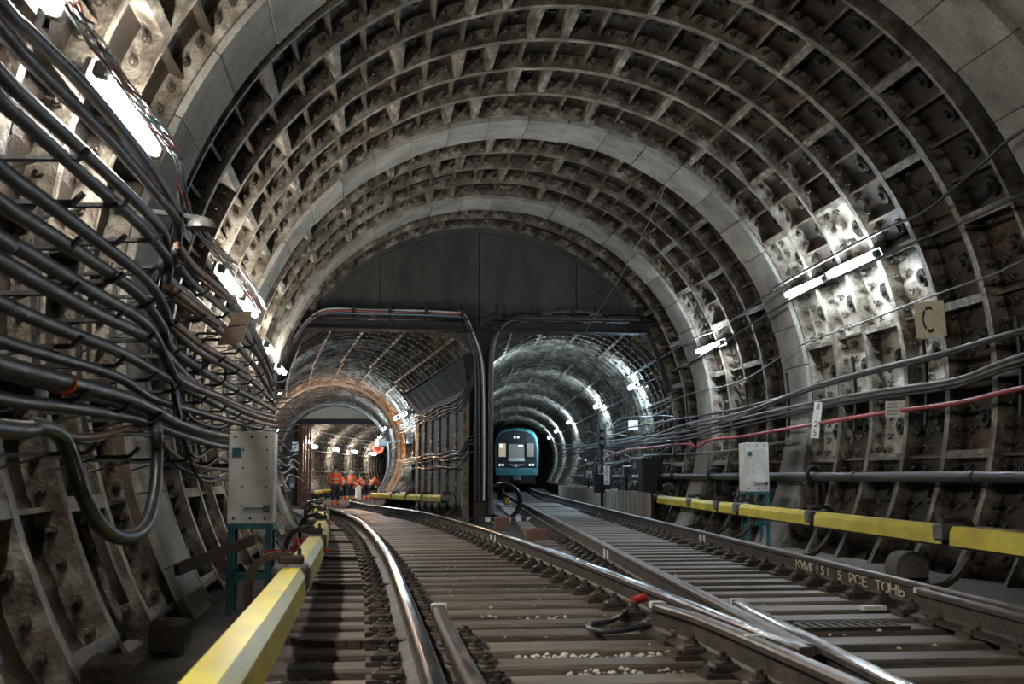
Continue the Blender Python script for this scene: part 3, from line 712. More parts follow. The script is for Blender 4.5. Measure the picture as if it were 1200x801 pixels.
for i, (P, r, rr_) in enumerate(LC):
    pts = wp_(P, rr_)
    if P[0][0] == 0: pts = [pts[0] + Vector((.0, -4, 0)), pts[0] + Vector((0, -1.5, 0))] + pts
    cable('power_cable', pts, r, M['copper'] if i in (13,) else M['black'], 'black cable along the left wall, %s from the top' % nth(i + 1), group='cables on the left wall', n=9)
# copper coloured lengths just beyond the first band
for i, P in enumerate(([(208,287),(226,311),(252,333),(276,353)], [(200,336),(230,360),(256,380)], [(204,378),(240,406),(292,436)], [(205,437),(228,452),(262,468)])):
    cable('brown_cable', wp_(P, 3.70), .03, M['copper'], 'rust brown cable stretch beyond the first concrete band, %s from the top' % nth(i + 1), group='rust brown cables')
P = [(0,502),(41,499),(69,509),(82,533),(96,577),(118,616),(146,630),(170,616),(181,577),(184,531),(184,506)]
cable('hanging_cable', [on_wall(0, 502, 3.55) + Vector((0,-3,0))] + wp_(P, 3.55) + wp_([(185,494),(190,484),(196,474)], 3.9), .032, M['black'], 'thick black cable hanging in a deep loop at lower left')
for i in range(5):
    pts = [(XC - 3.72 * math.sin(math.radians(91 + i)), 8.7, ZC + 3.72 * math.cos(math.radians(91 + i)))]
    for k in range(9):
        yy = 9.8 + k * 1.9; a = math.radians(98 + 2.2 * i) + .02 * math.sin(k * 2.1 + i); pts.append((XC - 3.8 * math.sin(a), yy, ZC + 3.8 * math.cos(a)))
    cable('thin_cable', pts, .016, M['black'], 'thin dark cable low on the left wall behind the cabinet, %s from the top' % nth(i + 1), group='thin cables low on the left wall')
# twisted coloured wires by the left lamps
TW = [[(85,0),(110,40),(140,85),(170,125),(198,160),(214,190),(216,215),(222,245),(240,270),(262,297),(290,325),(312,362)],
      [(75,0),(100,40),(125,75),(158,120),(190,160),(208,185),(212,210),(214,240),(232,272),(256,300),(284,332),(306,366)]]
for i, P in enumerate(TW):
    base = spline(wp_(P, 3.86), 10)
    for k, mm in enumerate(('wire_r', 'wire_b', 'wire_w', 'black')):
        pts = []
        for j, p in enumerate(base):
            a = j * .28 + k * PI / 2 + .5 * math.sin(j * .37 + k); q_ = .016 + .008 * math.sin(j * .23 + 2 * k); pts.append(p + Vector((q_ * math.cos(a), 0, q_ * math.sin(a))))
        cable('lamp_wire', pts, .0075, M[mm], '%s wire twisted into the %s bundle beside the left lamps' % (('red', 'blue', 'white', 'black')[k], ('upper', 'lower')[i]), 'wire', n=5, step=2)
p = on_wall(77, 449, 3.70); mb = MB(); mb.ring((0,0,0), (0,1,0), .043, .008, 14, 5); tag(mb.build('cable_tie', M['orange'], None, p), 'small orange tie around the thick cables at lower left', 'cable tie')
# racks with arms carrying the cables
def rack(yy, angs, lab, r_out=4.12, group='cable racks on the left wall', side=-1, ln=.42, arms=True):
    t = thing('cable_rack', lab, 'cable rack', (XC, yy, ZC), group=group)
    mb = MB(); A = [math.radians(a) for a in np.linspace(angs[0], angs[-1], 14)]
    for a, b in zip(A[:-1], A[1:]): mb.bar((side*r_out*math.sin(a), 0, r_out*math.cos(a)), (side*r_out*math.sin(b), 0, r_out*math.cos(b)), .05, .03, up=(side,0,0))
    mb.build('post', M['blacksteel'], t)
    for a in (angs if arms else []):
        a = math.radians(a); p = Vector((side*r_out*math.sin(a), 0, r_out*math.cos(a)))
        q = p + Vector((-side*ln, 0, .01)); mb = MB()
        mb.bar(p, q, .06, .02); mb.bar(q, q + Vector((-side*.05, 0, .05)), .06, .015); mb.bar(p + Vector((0,0,-.07)), p + Vector((-side*ln*.55,0,-.005)), .02, .012)
        mb.build('arm', M['blacksteel'], t)
for k, yy in enumerate((5.75, 6.75, 7.75, 8.75, 10.1, 11.5, 12.8, 14.2, 15.8, 17.6, 19.5, 21.5, 23.5)):
    rack(yy, [84, 87, 90, 93, 96.5, 100, 103.5], 'black steel cable rack on the left wall, %s from the camera' % nth(k + 1))
# vertical channels at the left wall foot
for k, (yy, a0, a1) in enumerate(((7.3, 92, 116), (8.6, 92, 118))):
    mb = MB(); A = np.linspace(math.radians(a0), math.radians(a1), 8); r_ = 4.1
    for a, b in zip(A[:-1], A[1:]): mb.bar((XC - r_*math.sin(a), yy, ZC + r_*math.cos(a)), (XC - r_*math.sin(b), yy, ZC + r_*math.cos(b)), .06, .05, up=(0,1,0))
    tag(mb.build('wall_strut', M['bracket']), 'steel strut curving down the left wall, %s from the camera' % nth(k + 1), 'strut', 'steel struts on the left wall')
# right wall
RC = [
 ([(907,337),(987,294),(1040,267),(1087,245),(1153,190),(1200,152)], .018, 3.98, 'black', 'twisted dark wire above the right lamp pair'),
 ([(700,476),(760,445),(820,418),(920,355),(1013,310),(1087,277),(1140,255),(1200,226)], .018, 3.96, 'black', 'black cable just under the right lamp pair'),
 ([(720,500),(800,464),(867,447),(933,407),(1013,377),(1083,350),(1167,320),(1200,305)], .012, 3.98, 'grey', 'thin grey wire crossing the pale lit segments'),
 ([(650,520),(700,522),(760,512),(800,498),(867,484),(947,454),(1033,430),(1100,414),(1200,385)], .022, 3.94, 'grey', 'grey cable of the upper bundle on the right wall'),
 ([(655,523),(700,525),(760,515),(800,503),(867,488),(947,458),(1033,434),(1100,418),(1200,389)], .020, 3.97, 'black', 'black cable of the upper bundle on the right wall'),
 ([(660,527),(720,516),(800,506),(867,490),(960,470),(1033,457),(1120,444),(1200,415)], .022, 3.94, 'grey', 'grey cable of the lower bundle on the right wall'),
 ([(660,531),(720,520),(800,511),(867,495),(960,475),(1033,461),(1120,448),(1200,421)], .024, 3.96, 'grey', 'second grey cable of the lower bundle on the right wall'),
 ([(660,534),(720,524),(800,515),(867,500),(960,479),(1033,466),(1120,453),(1200,427)], .020, 3.98, 'black', 'black cable of the lower bundle on the right wall'),
 ([(700,505),(740,500),(800,490),(850,482),(900,470),(945,455)], .02, 3.98, 'black', 'black cable wandering between the bundles near the right cabinet'),
 ([(690,545),(740,530),(774,528),(804,520),(816,524),(834,515),(870,511),(923,502),(1033,484),(1120,472),(1200,454)], .026, 3.92, 'redpipe', 'red hose sagging along the right wall'),
 ([(780,540),(830,530),(880,524),(925,516)], .02, 3.98, 'grey', 'short grey cable under the red hose by the right cabinet'),
 ([(700,440),(760,420),(806,400),(842,385),(907,340)], .014, 3.96, 'black', 'thin black wire leading to the single right wall lamp'),
]
for P, r, rr_, mm, lab in RC:
    pts = wp_([p for p in P if p[0] > 790], rr_); q = [p for p in P if p[0] <= 790]
    e = []
    for j, p in enumerate(q): pass
    if q:
        yq = [min(60, 25.5 + 4.5 * k) for k in range(1, len(q) + 1)][::-1]
        for p, yy in zip(q, yq):
            w3 = on_y(p[0], p[1], yy); c = Vector((xr(yy), yy, TZ)); d = w3 - c; d.y = 0
            if d.length > 2.3: w3 = c + d * (2.3 / d.length)
            e.append(w3)
    pts = e + pts
    if P[-1][0] == 1200: pts = pts + [pts[-1] + Vector((0, -2.5, .06)), pts[-1] + Vector((0, -8, .1))]
    cable('wall_cable' if mm != 'redpipe' else 'red_hose', pts, r, M[mm], lab, 'cable' if mm != 'redpipe' else 'hose')
# cable ties on the red hose and pale clips
# black water pipe
t = thing('water_pipe', 'dark painted pipe with collars running along the right wall', 'pipe', (0,0,0))
pp = [Vector((6.12, yy, .70 + .0*yy)) for yy in (6, 10, 14, 18, 22, 24.6)] + [Vector((xr(yy) + 2.05, yy, .66)) for yy in (27, 32, 40, 50)]
mb = MB(); mb.tube(spline(pp, 3), .062, 12); mb.build('pipe', M['pipe'], t)
for yy in (11.6, 14.6, 21.0):
    mb = MB(); mb.tube([(6.12, yy - .05, .70), (6.12, yy + .05, .70)], .074, 12); mb.build('coupling', M['pipe'], t)
for yy in (16.0, 20.9, 23.5):
    mb = MB(); mb.ring((6.12, yy, .74), (0,1,0), .1, .03, 16, 6); mb.box((6.2, yy, .5), (.1, .12, .35)); mb.box((6.32, yy, .35), (.3, .1, .06)); mb.build('support', M['blacksteel'], t)
# racks on the right wall (small clips)
for k, yy in enumerate((10.9, 12.9, 14.9, 17.4, 19.4, 23.2)):
    rack(yy, [83, 91, 97], 'dark cable clip strip on the right wall, %s from the camera' % nth(k + 1), group='cable clip strips on the right wall', side=1, arms=False, r_out=4.0)
# bundle on the tray and down the column
for k in range(7):
    xo = rnd.uniform(-.03, .03); zo = 4.02 + k * .022
    mm = ['black','wire_b','black','wire_r','black','wire_w','black'][k]
    cable('tray_cable', [(-1.55, 24.6, 3.35 + k*.03), (-1.3, 24.68, 3.78 + k*.02), (-.9, 24.72 + xo, zo), (0, 24.72 - xo, zo), (1.0, 24.74 + xo, zo), (1.75, 24.76, zo - .02), (1.95, 24.8, zo - .04)] + ([] if mm in ('wire_r', 'wire_b') else [(2.05 + k*.02, 24.85, 3.7), (2.2 + k*.03, 24.9, 3.0), (2.22 + k*.035, 24.93, 1.5), (2.22 + k*.035, 24.95, .2)]),
          .018, M[mm], ('%s cable lying along the left tray' if mm in ('wire_r', 'wire_b') else '%s cable from the left tray turning down the steel column') % {'black':'black','wire_b':'blue','grey':'grey','wire_r':'red','wire_w':'white'}[mm] + ([', rearmost', '', ', middle', '', ', second', '', ', front'][k]), group='cables turning down the column')
for k in range(3):
    cable('tray_cable', [(5.7, 24.72, 4.0 + k*.03), (4, 24.74, 4.0 + k*.03), (3.1, 24.74, 3.98 + k*.03), (2.75, 24.8, 3.8), (2.58 - k*.03, 24.88, 3.3), (2.56 - k*.03, 24.93, 1.5), (2.56 - k*.03, 24.95, -.1)],
          .022, M['black' if k else 'grey'], 'cable from the right tray turning down the column, %s of three' % nth(k + 1), group='cables from the right tray')
for k in range(8):           # cables along the partition
    zz = [2.42, 2.34, 2.26, 2.18, 1.25, 1.18, 1.1, .92][k]
    pts = [(2.25, 24.98, zz + .7 if k < 4 else zz + .3), (2.1, 25.3, zz + .25)] + [(xa - .14, ya + .3, zz + .03 * math.sin(ya * 1.3 + k)) for xa, ya in PT] + [(1.2, 38.5, zz - .05), (.95, 42, zz)]
    cable('partition_cable', pts, .018, M['black'], 'black cable along the plated partition, %s from the top' % nth(k + 1), group='cables on the partition')
# trunk of wires on the right tunnel wall
for k in range(7):
    pts = []
    for j in range(9):
        yy = 25.6 + j * 3.2; a = math.radians(78 + k * 5) + .05 * math.sin(j * 1.7 + k * 2.3)
        pts.append((xr(yy) + 2.33 * math.sin(a), yy, TZ + 2.33 * math.cos(a)))
    cable('tunnel_wire', pts, .018, M['grey' if k % 3 == 0 else 'black'], 'drooping wire on the right wall of the train tunnel, %s from the top' % nth(k + 1), group='wires in the train tunnel')
cable('hanging_wire', [on_y(790, 205, 17.5) + Vector((0,0,.1)), on_y(735, 310, 22), on_y(685, 390, 24.6)], .008, M['grey'], 'thin straight wire from the vault down to the right tray', 'wire')

# ================================================================== CABINETS
def cabinet(loc, w_, d_, h_, zb, label, rz=0, pipe=False):
    t = thing('relay_cabinet', label, 'cabinet', loc, rz)
    mb = MB(); mb.box((0, 0, zb + h_/2), (w_, d_, h_), ch=.008); mb.build('body', M['cabinet'], t)
    d = MB(); d.box((.03*w_/.36, -d_/2 - .006, zb + h_*.5), (w_*.56, .012, h_*.74), ch=.004); dr = d.build('door', M['cabinet'], t)
    mb = MB()
    for sx in (-.26, .26):
        for sz in (-.3, -.1, .1, .3): mb.tube([(.03+sx*w_, -d_/2 - .011, zb+h_*(.5+sz)), (.03+sx*w_, -d_/2 - .02, zb+h_*(.5+sz))], .008, 6)
    mb.build('screws', M['bolt'], dr)
    mb = MB()
    for sx in (-.36, .0, .32):
        for zz in (.06, .94): mb.tube([(sx*w_, -d_/2, zb+h_*zz), (sx*w_, -d_/2 - .01, zb+h_*zz)], .011, 8)
    mb.build('rivets', M['bolt'], t)
    mb = MB(); mb.box((.36*w_, -d_/2 - .025, zb + h_*.17), (.05, .04, .05), ch=.006); mb.box((.05, -d_/2 - .016, zb + h_*.17), (w_*.55, .008, .012)); mb.build('latch', M['steel'], t)
    mb = MB(); mb.box((-.32*w_, -d_/2 - .005, zb + h_*.77), (w_*.2, .006, w_*.2)); mb.build('teal_patch', M['teal'], t)
    mb = MB(); mb.box((0, 0, zb - .02), (w_*1.02, d_*1.02, .04)); mb.build('base_frame', M['teal'], t)
    for sx in (-1, 1):
        for sy in (-1, 1):
            mb = MB(); mb.box((sx*(w_/2 - .03), sy*(d_/2 - .03), zb/2), (.05, .05, zb)); mb.build('leg', M['teal'], t)
    for sy in (-1, 1): mb = MB(); mb.box((0, sy*(d_/2 - .03), zb*.42), (w_ - .06, .03, .05)); mb.build('cross_bar', M['teal'], t)
    return t
cabinet((-.91, 9.75, -.35), .35, .36, .72, .69, 'white painted relay cabinet on teal legs by the left third rail')
cabinet((5.72, 17.4, FL), .34, .62, .72, .80, 'white relay cabinet on teal legs against the right wall', rz=-.15)
# pink and teal notice on the side of the left cabinet's back edge
t = thing('wall_box', 'narrow teal and pink box right behind the left white cabinet', 'box', (-.885, 11.2, .35))
mb = MB(); mb.box((0, 0, .62), (.09, .2, .2), ch=.01); mb.build('upper_box', M['teal'], t)
mb = MB(); mb.box((0, 0, .36), (.085, .2, .26), ch=.01); mb.build('lower_box', mat('pink_paint', [(.4,.16,.17),(.5,.22,.22)], .6), t)
mb = MB(); mb.box((0, .12, 0), (.04, .04, 1.4)); mb.build('post', M['blacksteel'], t)
# struts by the left cabinet
mb = MB(); mb.bar(on_y(207, 668, 8.4), on_y(296, 632, 9.1), .05, .07); tag(mb.build('angle_bar', M['bracket']), 'rusty angle bar slanting up to the left cabinet stand', 'bar')
mb = MB(); mb.bar((-.78, 9.5, .13), (-.30, 9.6, .13), .03, .03); tag(mb.build('red_rod', M['red']), 'thin red rod from the left cabinet to the third rail', 'rod')
t = thing('cable_terminal', 'small rusty terminal clamp with red caps near the left cabinet', 'clamp', (-.5, 9.62, .08))
mb = MB(); mb.box((0, 0, .05), (.2, .1, .08), ch=.01); mb.build('block', M['rust'], t)
for k in range(3): mb = MB(); mb.tube([(-.06 + .06*k, 0, .09), (-.06 + .06*k, 0, .15)], .02, 7); mb.build('cap', M['red'], t)
# blocks at the left wall foot
for (xa, ya, s, lab) in ((-1.2, 6.02, (.25,.26,.2), 'nearest rough concrete block at the foot of the left wall'), (-1.17, 7.5, (.22,.24,.21), 'second rough concrete block at the foot of the left wall')):
    mb = MB(); mb.box((0,0,s[2]/2), s, ch=.03)
    for i, v in enumerate(mb.v): mb.v[i] = tuple(c + rnd.uniform(-.012,.012) for c in v)
    o = mb.build('concrete_block', M['floor'], None, (xa, ya, -.35)); tag(o, lab, 'block')
# round concrete stub on the right
mb = MB(); mb.tube([(0,-.12,.16),(0,.14,.16)], .165, 18); mb.box((0,.01,.04), (.32,.26,.08)); tag(mb.build('concrete_stub', M['floor'], None, (5.1, 11.0, FL)), 'round-topped concrete stub on the floor by the right wall', 'stub')

# ================================================================== SIGNS AND CARDS
def plate_sign(p, w_, h_, inw, m, label, cat='sign', name='sign_plate', tilt=0):
    inw = Vector(inw).normalized(); t = thing(name, label, cat, p)
    up = Vector((0,0,1)); sd = up.cross(inw).normalized() * 1.0; up2 = inw.cross(sd)
    rot = Matrix((sd, up2, inw)).transposed().to_euler(); t.rotation_euler = rot; t.rotation_euler.rotate_axis('Z', tilt)
    mb = MB(); mb.box((0,0,0), (w_, h_, .012)); mb.build('plate', m, t)
    return t
p = on_wall(1090, 374, 4.02); t = plate_sign(p, .36, .40, (-1, -.75, -.15), M['cream'], 'cream square plate bearing a black letter C on the right wall', tilt=0)
mb = MB(); n = 9
for part in ((math.radians(60), math.radians(120)), (math.radians(128), math.radians(232)), (math.radians(240), math.radians(300))):
    A = np.linspace(part[0], part[1], n)
    for a, b in zip(A[:-1], A[1:]):
        f = lambda a, r: (r*.66*math.cos(a), r*math.sin(a)*1.12, .009)
        mb.add([f(a,.10), f(b,.10), f(b,.135), f(a,.135)], [[0,1,2,3]], 0)
mb.build('letter', M['ink'], t)
p = on_wall(1049, 479, 3.86); t = plate_sign(p, .24, .19, (-.9, -.8, .1), M['white'], 'shiny white tag hanging over the red hose')
mb = MB(); 
for k in range(4): mb.box((-.03, .06-.04*k, .008), (.13, .01, .002))
mb.build('faded_print', M['grey'], t)
p = on_wall(957, 492, 3.88); t = plate_sign(p, .12, .5, (-.8, -.8, .1), M['white'], 'narrow white strip with dark digits hanging left of the white tag', tilt=-.12)
for k, s in enumerate('8 1 2 5'.split()): o = text(s, .12, M['ink'], t); o.location = (0, .18 - .12*k, .008)
c4 = [on_y(275,367,10.9), on_y(296,364,10.9), on_y(283,401,10.35), on_y(255,404,10.35)]; o4 = sum(c4, Vector()) / 4
t = thing('card', 'tan cardboard card hanging askew from the left wall cables', 'card', o4)
nn = (c4[1]-c4[0]).cross(c4[3]-c4[0]).normalized() * .006; c4 = [c - o4 for c in c4]
mb = MB(); mb.add([c - nn for c in c4] + [c + nn for c in c4], [[0,1,2,3],[7,6,5,4],[0,4,5,1],[1,5,6,2],[2,6,7,3],[3,7,4,0]]); mb.build('sheet', M['paper'], t)
ex = (c4[1]-c4[0]).normalized(); ey = (c4[0]-c4[3]).normalized(); ez = ex.cross(ey).normalized(); ey = ez.cross(ex)
for k, ch in enumerate('кабель'):
    o = text(ch, .045, M['ink'], t, 'letter'); o.rotation_euler = Matrix((ex, ey, ez)).transposed().to_euler(); o.location = ex * (-.06 + .024 * k) + ez * .009 + ey * .02
mb = MB(); mb.tube([c4[0], c4[0] + Vector((-.1, 0, .18))], .004, 5); mb.build('string', M['grey'], t)
p = on_wall(236, 268, 3.6); t = thing('bell', 'round grey dome lamp hood on the left wall above the cables', 'dome', p)
mb = MB(); mb.tube([(0,0,.09),(0,0,.075),(0,0,.04),(0,0,0)], [.02,.06,.1,.115], 14); mb.build('dome', M['steel'], t)
mb = MB(); mb.bar((0,0,.08), (-.35,0,.12), .03, .03); mb.build('arm', M['blacksteel'], t)
p = on_y(230, 556, 10.5); mb = MB(); mb.tube([p, p + Vector((0,.01,0))], .035, 14); tag(mb.build('round_tag', mat('green_tag', [(.05,.2,.08),(.08,.28,.12)], .5)), 'small round green tag on a low cable left of the cabinet', 'tag')

# ================================================================== SMALL THINGS ON THE TRACK
for x0 in (0,):
    t = thing('striped_bar', 'black and white striped limit bar between the two tracks', 'bar', (2.3, 24.3, -.2))
    for k in range(14): mb = MB(); mb.box((k*.105, 0, .03), (.1, .12, .08)); mb.build('stripe', M['white'] if k % 2 else M['ink'], t)
for (x, y, s, lab) in ((2.48, 22.3, .27, 'smaller brown box on the ground in front of the striped bar'), (2.42, 17.3, .32, 'larger brown box on the ground between the tracks')):
    t = thing('brown_box', lab, 'box', (x, y, -.275)); mb = MB(); mb.box((0,0,.11), (s,.25,.22), ch=.012); mb.build('body', M['brown'], t)
    mb = MB(); mb.box((0,0,.225), (s*.45,.1,.03), ch=.01); mb.build('lid_handle', M['brown'], t)
t = thing('cable_coil', 'large coil of black cable standing beside the steel column', 'coil', (2.98, 26.6, -.275))
for k in range(6):
    mb = MB(); mb.ring((.02*math.sin(k*2), -.12 + k*.05, .42 + .02*math.cos(k)), (.1, 1, .08*math.sin(k)), .38, .03, 26, 6); mb.build('turn', M['black'], t)
mb = MB(); mb.box((.1,.2,.42), (.14,.1,.16), ch=.03); mb.build('yellow_fitting', M['yellow'], t)
mb = MB(); mb.bar((-.32,.35,0), (-.5,-.8,.02), .16, .02); mb.build('strap', M['grey'], t)
mb = MB(); mb.box((0,0,.012), (.48,.9,.025)); o = mb.build('red_plate', M['red'], None, (-.62, 23.6, TOPS)); tag(o, 'small red plate lying beside the left rail far down the track', 'plate')
# bond cables with red lugs
t = thing('bond_cable', 'black bond cable loop with red lugs at the crossing', 'cable', (1.5, 6.6, -.1))
base = Vector((1.5, 6.6, -.1))
A = [on_z(745, 704, -.08), on_z(735, 716, -.14), on_z(715, 727, -.16), on_z(690, 732, -.17), on_z(700, 739, -.17), on_z(735, 737, -.16), on_z(765, 730, -.13), on_z(777, 726, -.1)]
mb = MB(); mb.tube([p - base for p in spline(A, 6)], .018, 8); mb.build('cable', M['black'], t)
for q in (A[0], A[-1]): mb = MB(); mb.tube([q - base + Vector((-.02,0,0)), q - base + Vector((.07,.04,.02))], .028, 8); mb.build('lug', M['red'], t)
t = thing('grating', 'patterned metal grating lying between the rails at the crossing', 'grating', (2.75, 7.08, TOPS))
for k in range(16): mb = MB(); mb.box((-.45 + .06*k, 0, .012), (.025, .22, .022)); mb.build('slat', M['railside'], t)
for k in (-1, 1): mb = MB(); mb.box((0, k*.12, .012), (.96, .02, .024)); mb.build('side_bar', M['railside'], t)
mb = MB(); mb.box((0,0,.015), (.16,.1,.03)); o = mb.build('white_slab', M['white'], None, (3.45, 8.0, TOPS)); tag(o, 'small pale slab beside the right rail', 'slab')
mb = MB(); mb.box((0,0,.015), (.14,.12,.03)); o = mb.build('white_slab', M['white'], None, (1.42, 4.25, TOPS)); tag(o, 'small pale slab at the bottom edge by the crossing', 'slab')

# right tunnel side: plank wall, box, signal, boxes
t = thing('plank_kerb', 'low kerb of upright planks along the right side of the train track', 'kerb', (0,0,0))
for k in range(34):
    yy = 24.2 + k * .62; x = xr(yy) + 1.42 - .008 * k
    mb = MB(); mb.box((x, yy, .08), (.06, .58, .56 + rnd.uniform(-.03,.02)), rz=-.0835, ch=.008); mb.build('plank', M['plank'], t)
t = thing('equipment_box', 'dark ribbed equipment box standing at the right tunnel mouth', 'box', (6.0, 25.2, -.275))
mb = MB(); mb.box((0,0,.98), (.46,.4,.75), ch=.02); mb.build('body', M['blacksteel'], t)
for k in range(5): mb = MB(); mb.box((-.18 + .09*k, -.21, .98), (.03,.02,.7)); mb.build('rib', M['blacksteel'], t)
mb = MB(); mb.box((0,0,.3), (.4,.36,.6)); mb.build('plinth', M['conc2'], t)
sx, sy = 6.38, 31.0
t = thing('signal', 'black signal on a pole beside the right track', 'signal', (sx - .3, sy, -.275))
mb = MB(); mb.tube([(0,0,0),(0,0,2.2)], .04, 8); mb.build('pole', M['blacksteel'], t)
mb = MB(); mb.box((0,-.06,2.05), (.2,.16,.62), ch=.03); mb.build('head', M['blacksteel'], t)
for k in range(3): mb = MB(); mb.tube([(0,-.14,1.85+.2*k),(0,-.19,1.85+.2*k)], .07, 12); mb.build('lens_hood', M['ink'], t)
mb = MB(); mb.box((.0,-.05,.8), (.45,.2,.5), ch=.02); mb.build('junction_box', M['blacksteel'], t)
t2 = plate_sign((sx - .22, sy - .25, .72), .15, .48, (-.05, -1, 0), M['white'], 'narrow white plate with vertical dark characters on the signal pole')
for k, s in enumerate('ЕО1А'): o = text(s, .12, M['ink'], t2); o.location = (0, .16 - .11*k, .008)
for k, (px1, py1, yy, lab) in enumerate(((735, 552, 30, 'pale grey switch box right of the signal'), (700, 540, 36, 'pale grey switch box left of the signal'), (690, 556, 40, 'small grey box low on the train tunnel wall'))):
    q = on_y(px1, py1, yy); t = thing('switch_box', lab, 'box', q); mb = MB(); mb.box((0,0,0), (.22,.14,.28), ch=.015); mb.build('body', M['steel'], t)
    mb = MB(); mb.tube([(0,-.07,0),(0,-.1,0)], .04, 10); mb.build('knob', M['ink'], t); mb = MB(); mb.box((0,.1,-.4), (.05,.05,.8)); mb.build('stand', M['blacksteel'], t)
for k, (px1, py1, yy, lab) in enumerate(((742, 498, 31, 'white number plate on the right tunnel wall near the second lamp'), (676, 520, 46, 'white number plate deeper on the right tunnel wall'))):
    q = on_y(px1, py1, yy); t = plate_sign(q, .24, .24, (-.3, -1, 0), M['white'], lab); [setattr(text(ch, .13, M['ink'], t, 'digit'), 'location', (-.045 + .09 * j, 0, .008)) for j, ch in enumerate(['28', '29'][k])]
# left tunnel: boxes on the left wall, plate, red ring
for k, (px1, py1, yy, lab) in enumerate(((341, 543, 33, 'upper blue-grey box on a post at the left tunnel wall'), (342, 566, 33, 'lower blue-grey box on a post at the left tunnel wall'))):
    q = on_y(px1, py1, yy); t = thing('switch_box', lab, 'box', q); mb = MB(); mb.box((0,0,0), (.17,.12,.3), ch=.015); mb.build('body', M['steel'], t); mb = MB(); mb.box((0,-.065,-.05), (.09,.01,.1)); mb.build('label_plate', M['white'], t)
q = on_y(346, 523, 40); t = plate_sign(q, .2, .3, (.2, -1, 0), M['white'], 'white plate on the left wall of the left tunnel')
q = on_y(480, 514, 39); t = plate_sign(q, .2, .3, (-.3, -1, 0), M['white'], 'white plate with a dark letter on the right wall of the left tunnel'); o = text('С', .18, M['ink'], t); o.location = (0, 0, .008)
q = on_y(488, 560, 37.0); t = thing('dark_locker', 'dark locker at the far end of the plated partition', 'locker', q); mb = MB(); mb.box((0,0,0), (.3,.2,.9), ch=.02); mb.build('body', M['blacksteel'], t); mb = MB(); mb.box((0,-.11,0), (.24,.02,.8)); mb.build('door', M['blacksteel'], t)
q = on_y(443, 525, 58.0); t = thing('round_sign', 'round red ringed sign hanging beyond the left tunnel portal', 'sign', q)
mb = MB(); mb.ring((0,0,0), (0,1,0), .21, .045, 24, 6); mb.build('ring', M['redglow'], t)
mb = MB(); mb.tube([(0,.02,0),(0,.04,0)], .19, 20); mb.build('disc', M['white'], t)
mb = MB(); mb.bar((0,.05,.1), (.5,.05,.6), .03, .03); mb.build('arm', M['steel'], t)

# ================================================================== TRAIN
TY = 72.0
t = thing('metro_train', 'teal metro train with dark front standing in the right tunnel', 'train', (xr(TY), TY, 0), -.12)
prof = [(-1.3,.75),(-1.34,1.2),(-1.34,2.5),(-1.26,3.0),(-1.05,3.35),(-.7,3.55),(0,3.65)]
prof = prof + [(-x, z) for x, z in prof[-2::-1]]
n = len(prof)
def loop(y, s=1.0, dz=0): return [(x * s, y, .75 + (z - .75) * s + dz) for x, z in prof]
mb = MB(); L0, L1, L2 = loop(.0, .97), loop(.12), loop(16)
mb.add(L0 + L1 + L2, [[i, i+1, n+i+1, n+i] for i in range(n-1)] + [[n+i, n+i+1, 2*n+i+1, 2*n+i] for i in range(n-1)] + [list(range(n))[::-1]], 0)
mb.add([L0[0], L0[-1], L2[0], L2[-1]], [[0,1,3,2]], 0); mb.build('body', M['traint'], t)
fm = [(-1.2,1.2),(-1.22,2.45),(-1.14,2.9),(-.95,3.2),(-.6,3.36),(0,3.42)]; fm = fm + [(-x, z) for x, z in fm[-2::-1]]
mb = MB(); k = len(fm); mb.add([(x, -.03, z) for x, z in fm] + [(x, .03, z) for x, z in fm], [list(range(k))] + [[i, (i+1) % k, k+(i+1) % k, k+i] for i in range(k)], 0); mb.build('front_mask', M['traind'], t)
for nm, x, w_, z, h in (('windscreen', 0, .98, 2.2, .85), ('side_window', -.85, .46, 2.25, .85), ('side_window', .85, .46, 2.25, .85)):
    mb = MB(); mb.box((x, -.05, z), (w_, .02, h)); f = mb.build(nm, M['glass'], t)
    mb = MB(); mb.box((x, -.046, z), (w_ - .02, .004, h - .02)); mb.build('cab_interior', M['lit_l'] if x < 0 else M['lit_r'] if x > 0 else M['lit_c'], f)
    mb = MB()
    for sx in (-1, 1): mb.box((x + sx*(w_/2), -.055, z), (.04, .03, h + .06))
    for sz in (-1, 1): mb.box((x, -.055, z + sz*h/2), (w_ + .04, .03, .04))
    mb.build('window_frame', M['traind'], f)
mb = MB(); mb.box((-.9, -.07, 2.5), (.2, .01, .2)); mb.build('cab_lamp', M['cablight'], t)
mb = MB(); mb.box((.25, -.07, 2.5), (.25, .01, .1)); mb.build('cab_lamp', M['cablight'], t)
mb = MB(); mb.box((0, -.065, 1.68), (.98, .03, .2)); mb.build('route_board', M['white'], t)
mb = MB()
for sx in (-1, 1):
    for k in range(4): mb.add([(sx*.04, -.06, 1.37 - .03*k), (sx*(.46 - .07*k), -.06, 1.42 - .035*k), (sx*(.44 - .07*k), -.06, 1.40 - .035*k), (sx*.04, -.06, 1.345 - .03*k)], [[0,1,2,3],[3,2,1,0]], 0)
mb.box((0,-.06,1.33), (.1,.01,.2)); mb.build('winged_emblem', M['reflect'], t)
for x in (-1.0, -.82, .82, 1.0): mb = MB(); mb.tube([(x,-.03,1.36),(x,-.08,1.36)], .075, 14); mb.build('headlight', M['head'], t)
for x in (-.1, .1): mb = MB(); mb.tube([(x,-.03,3.02),(x,-.08,3.02)], .075, 14); mb.build('roof_light', M['head'], t)
mb = MB(); mb.box((0,-.03,.93), (2.5,.1,.42), ch=.03); mb.build('bumper_panel', M['traint'], t)
mb = MB()
for k in range(5): mb.box((-1.0 + .5*k, -.085, .93), (.015,.01,.4))
mb.build('panel_seams', M['traind'], t)
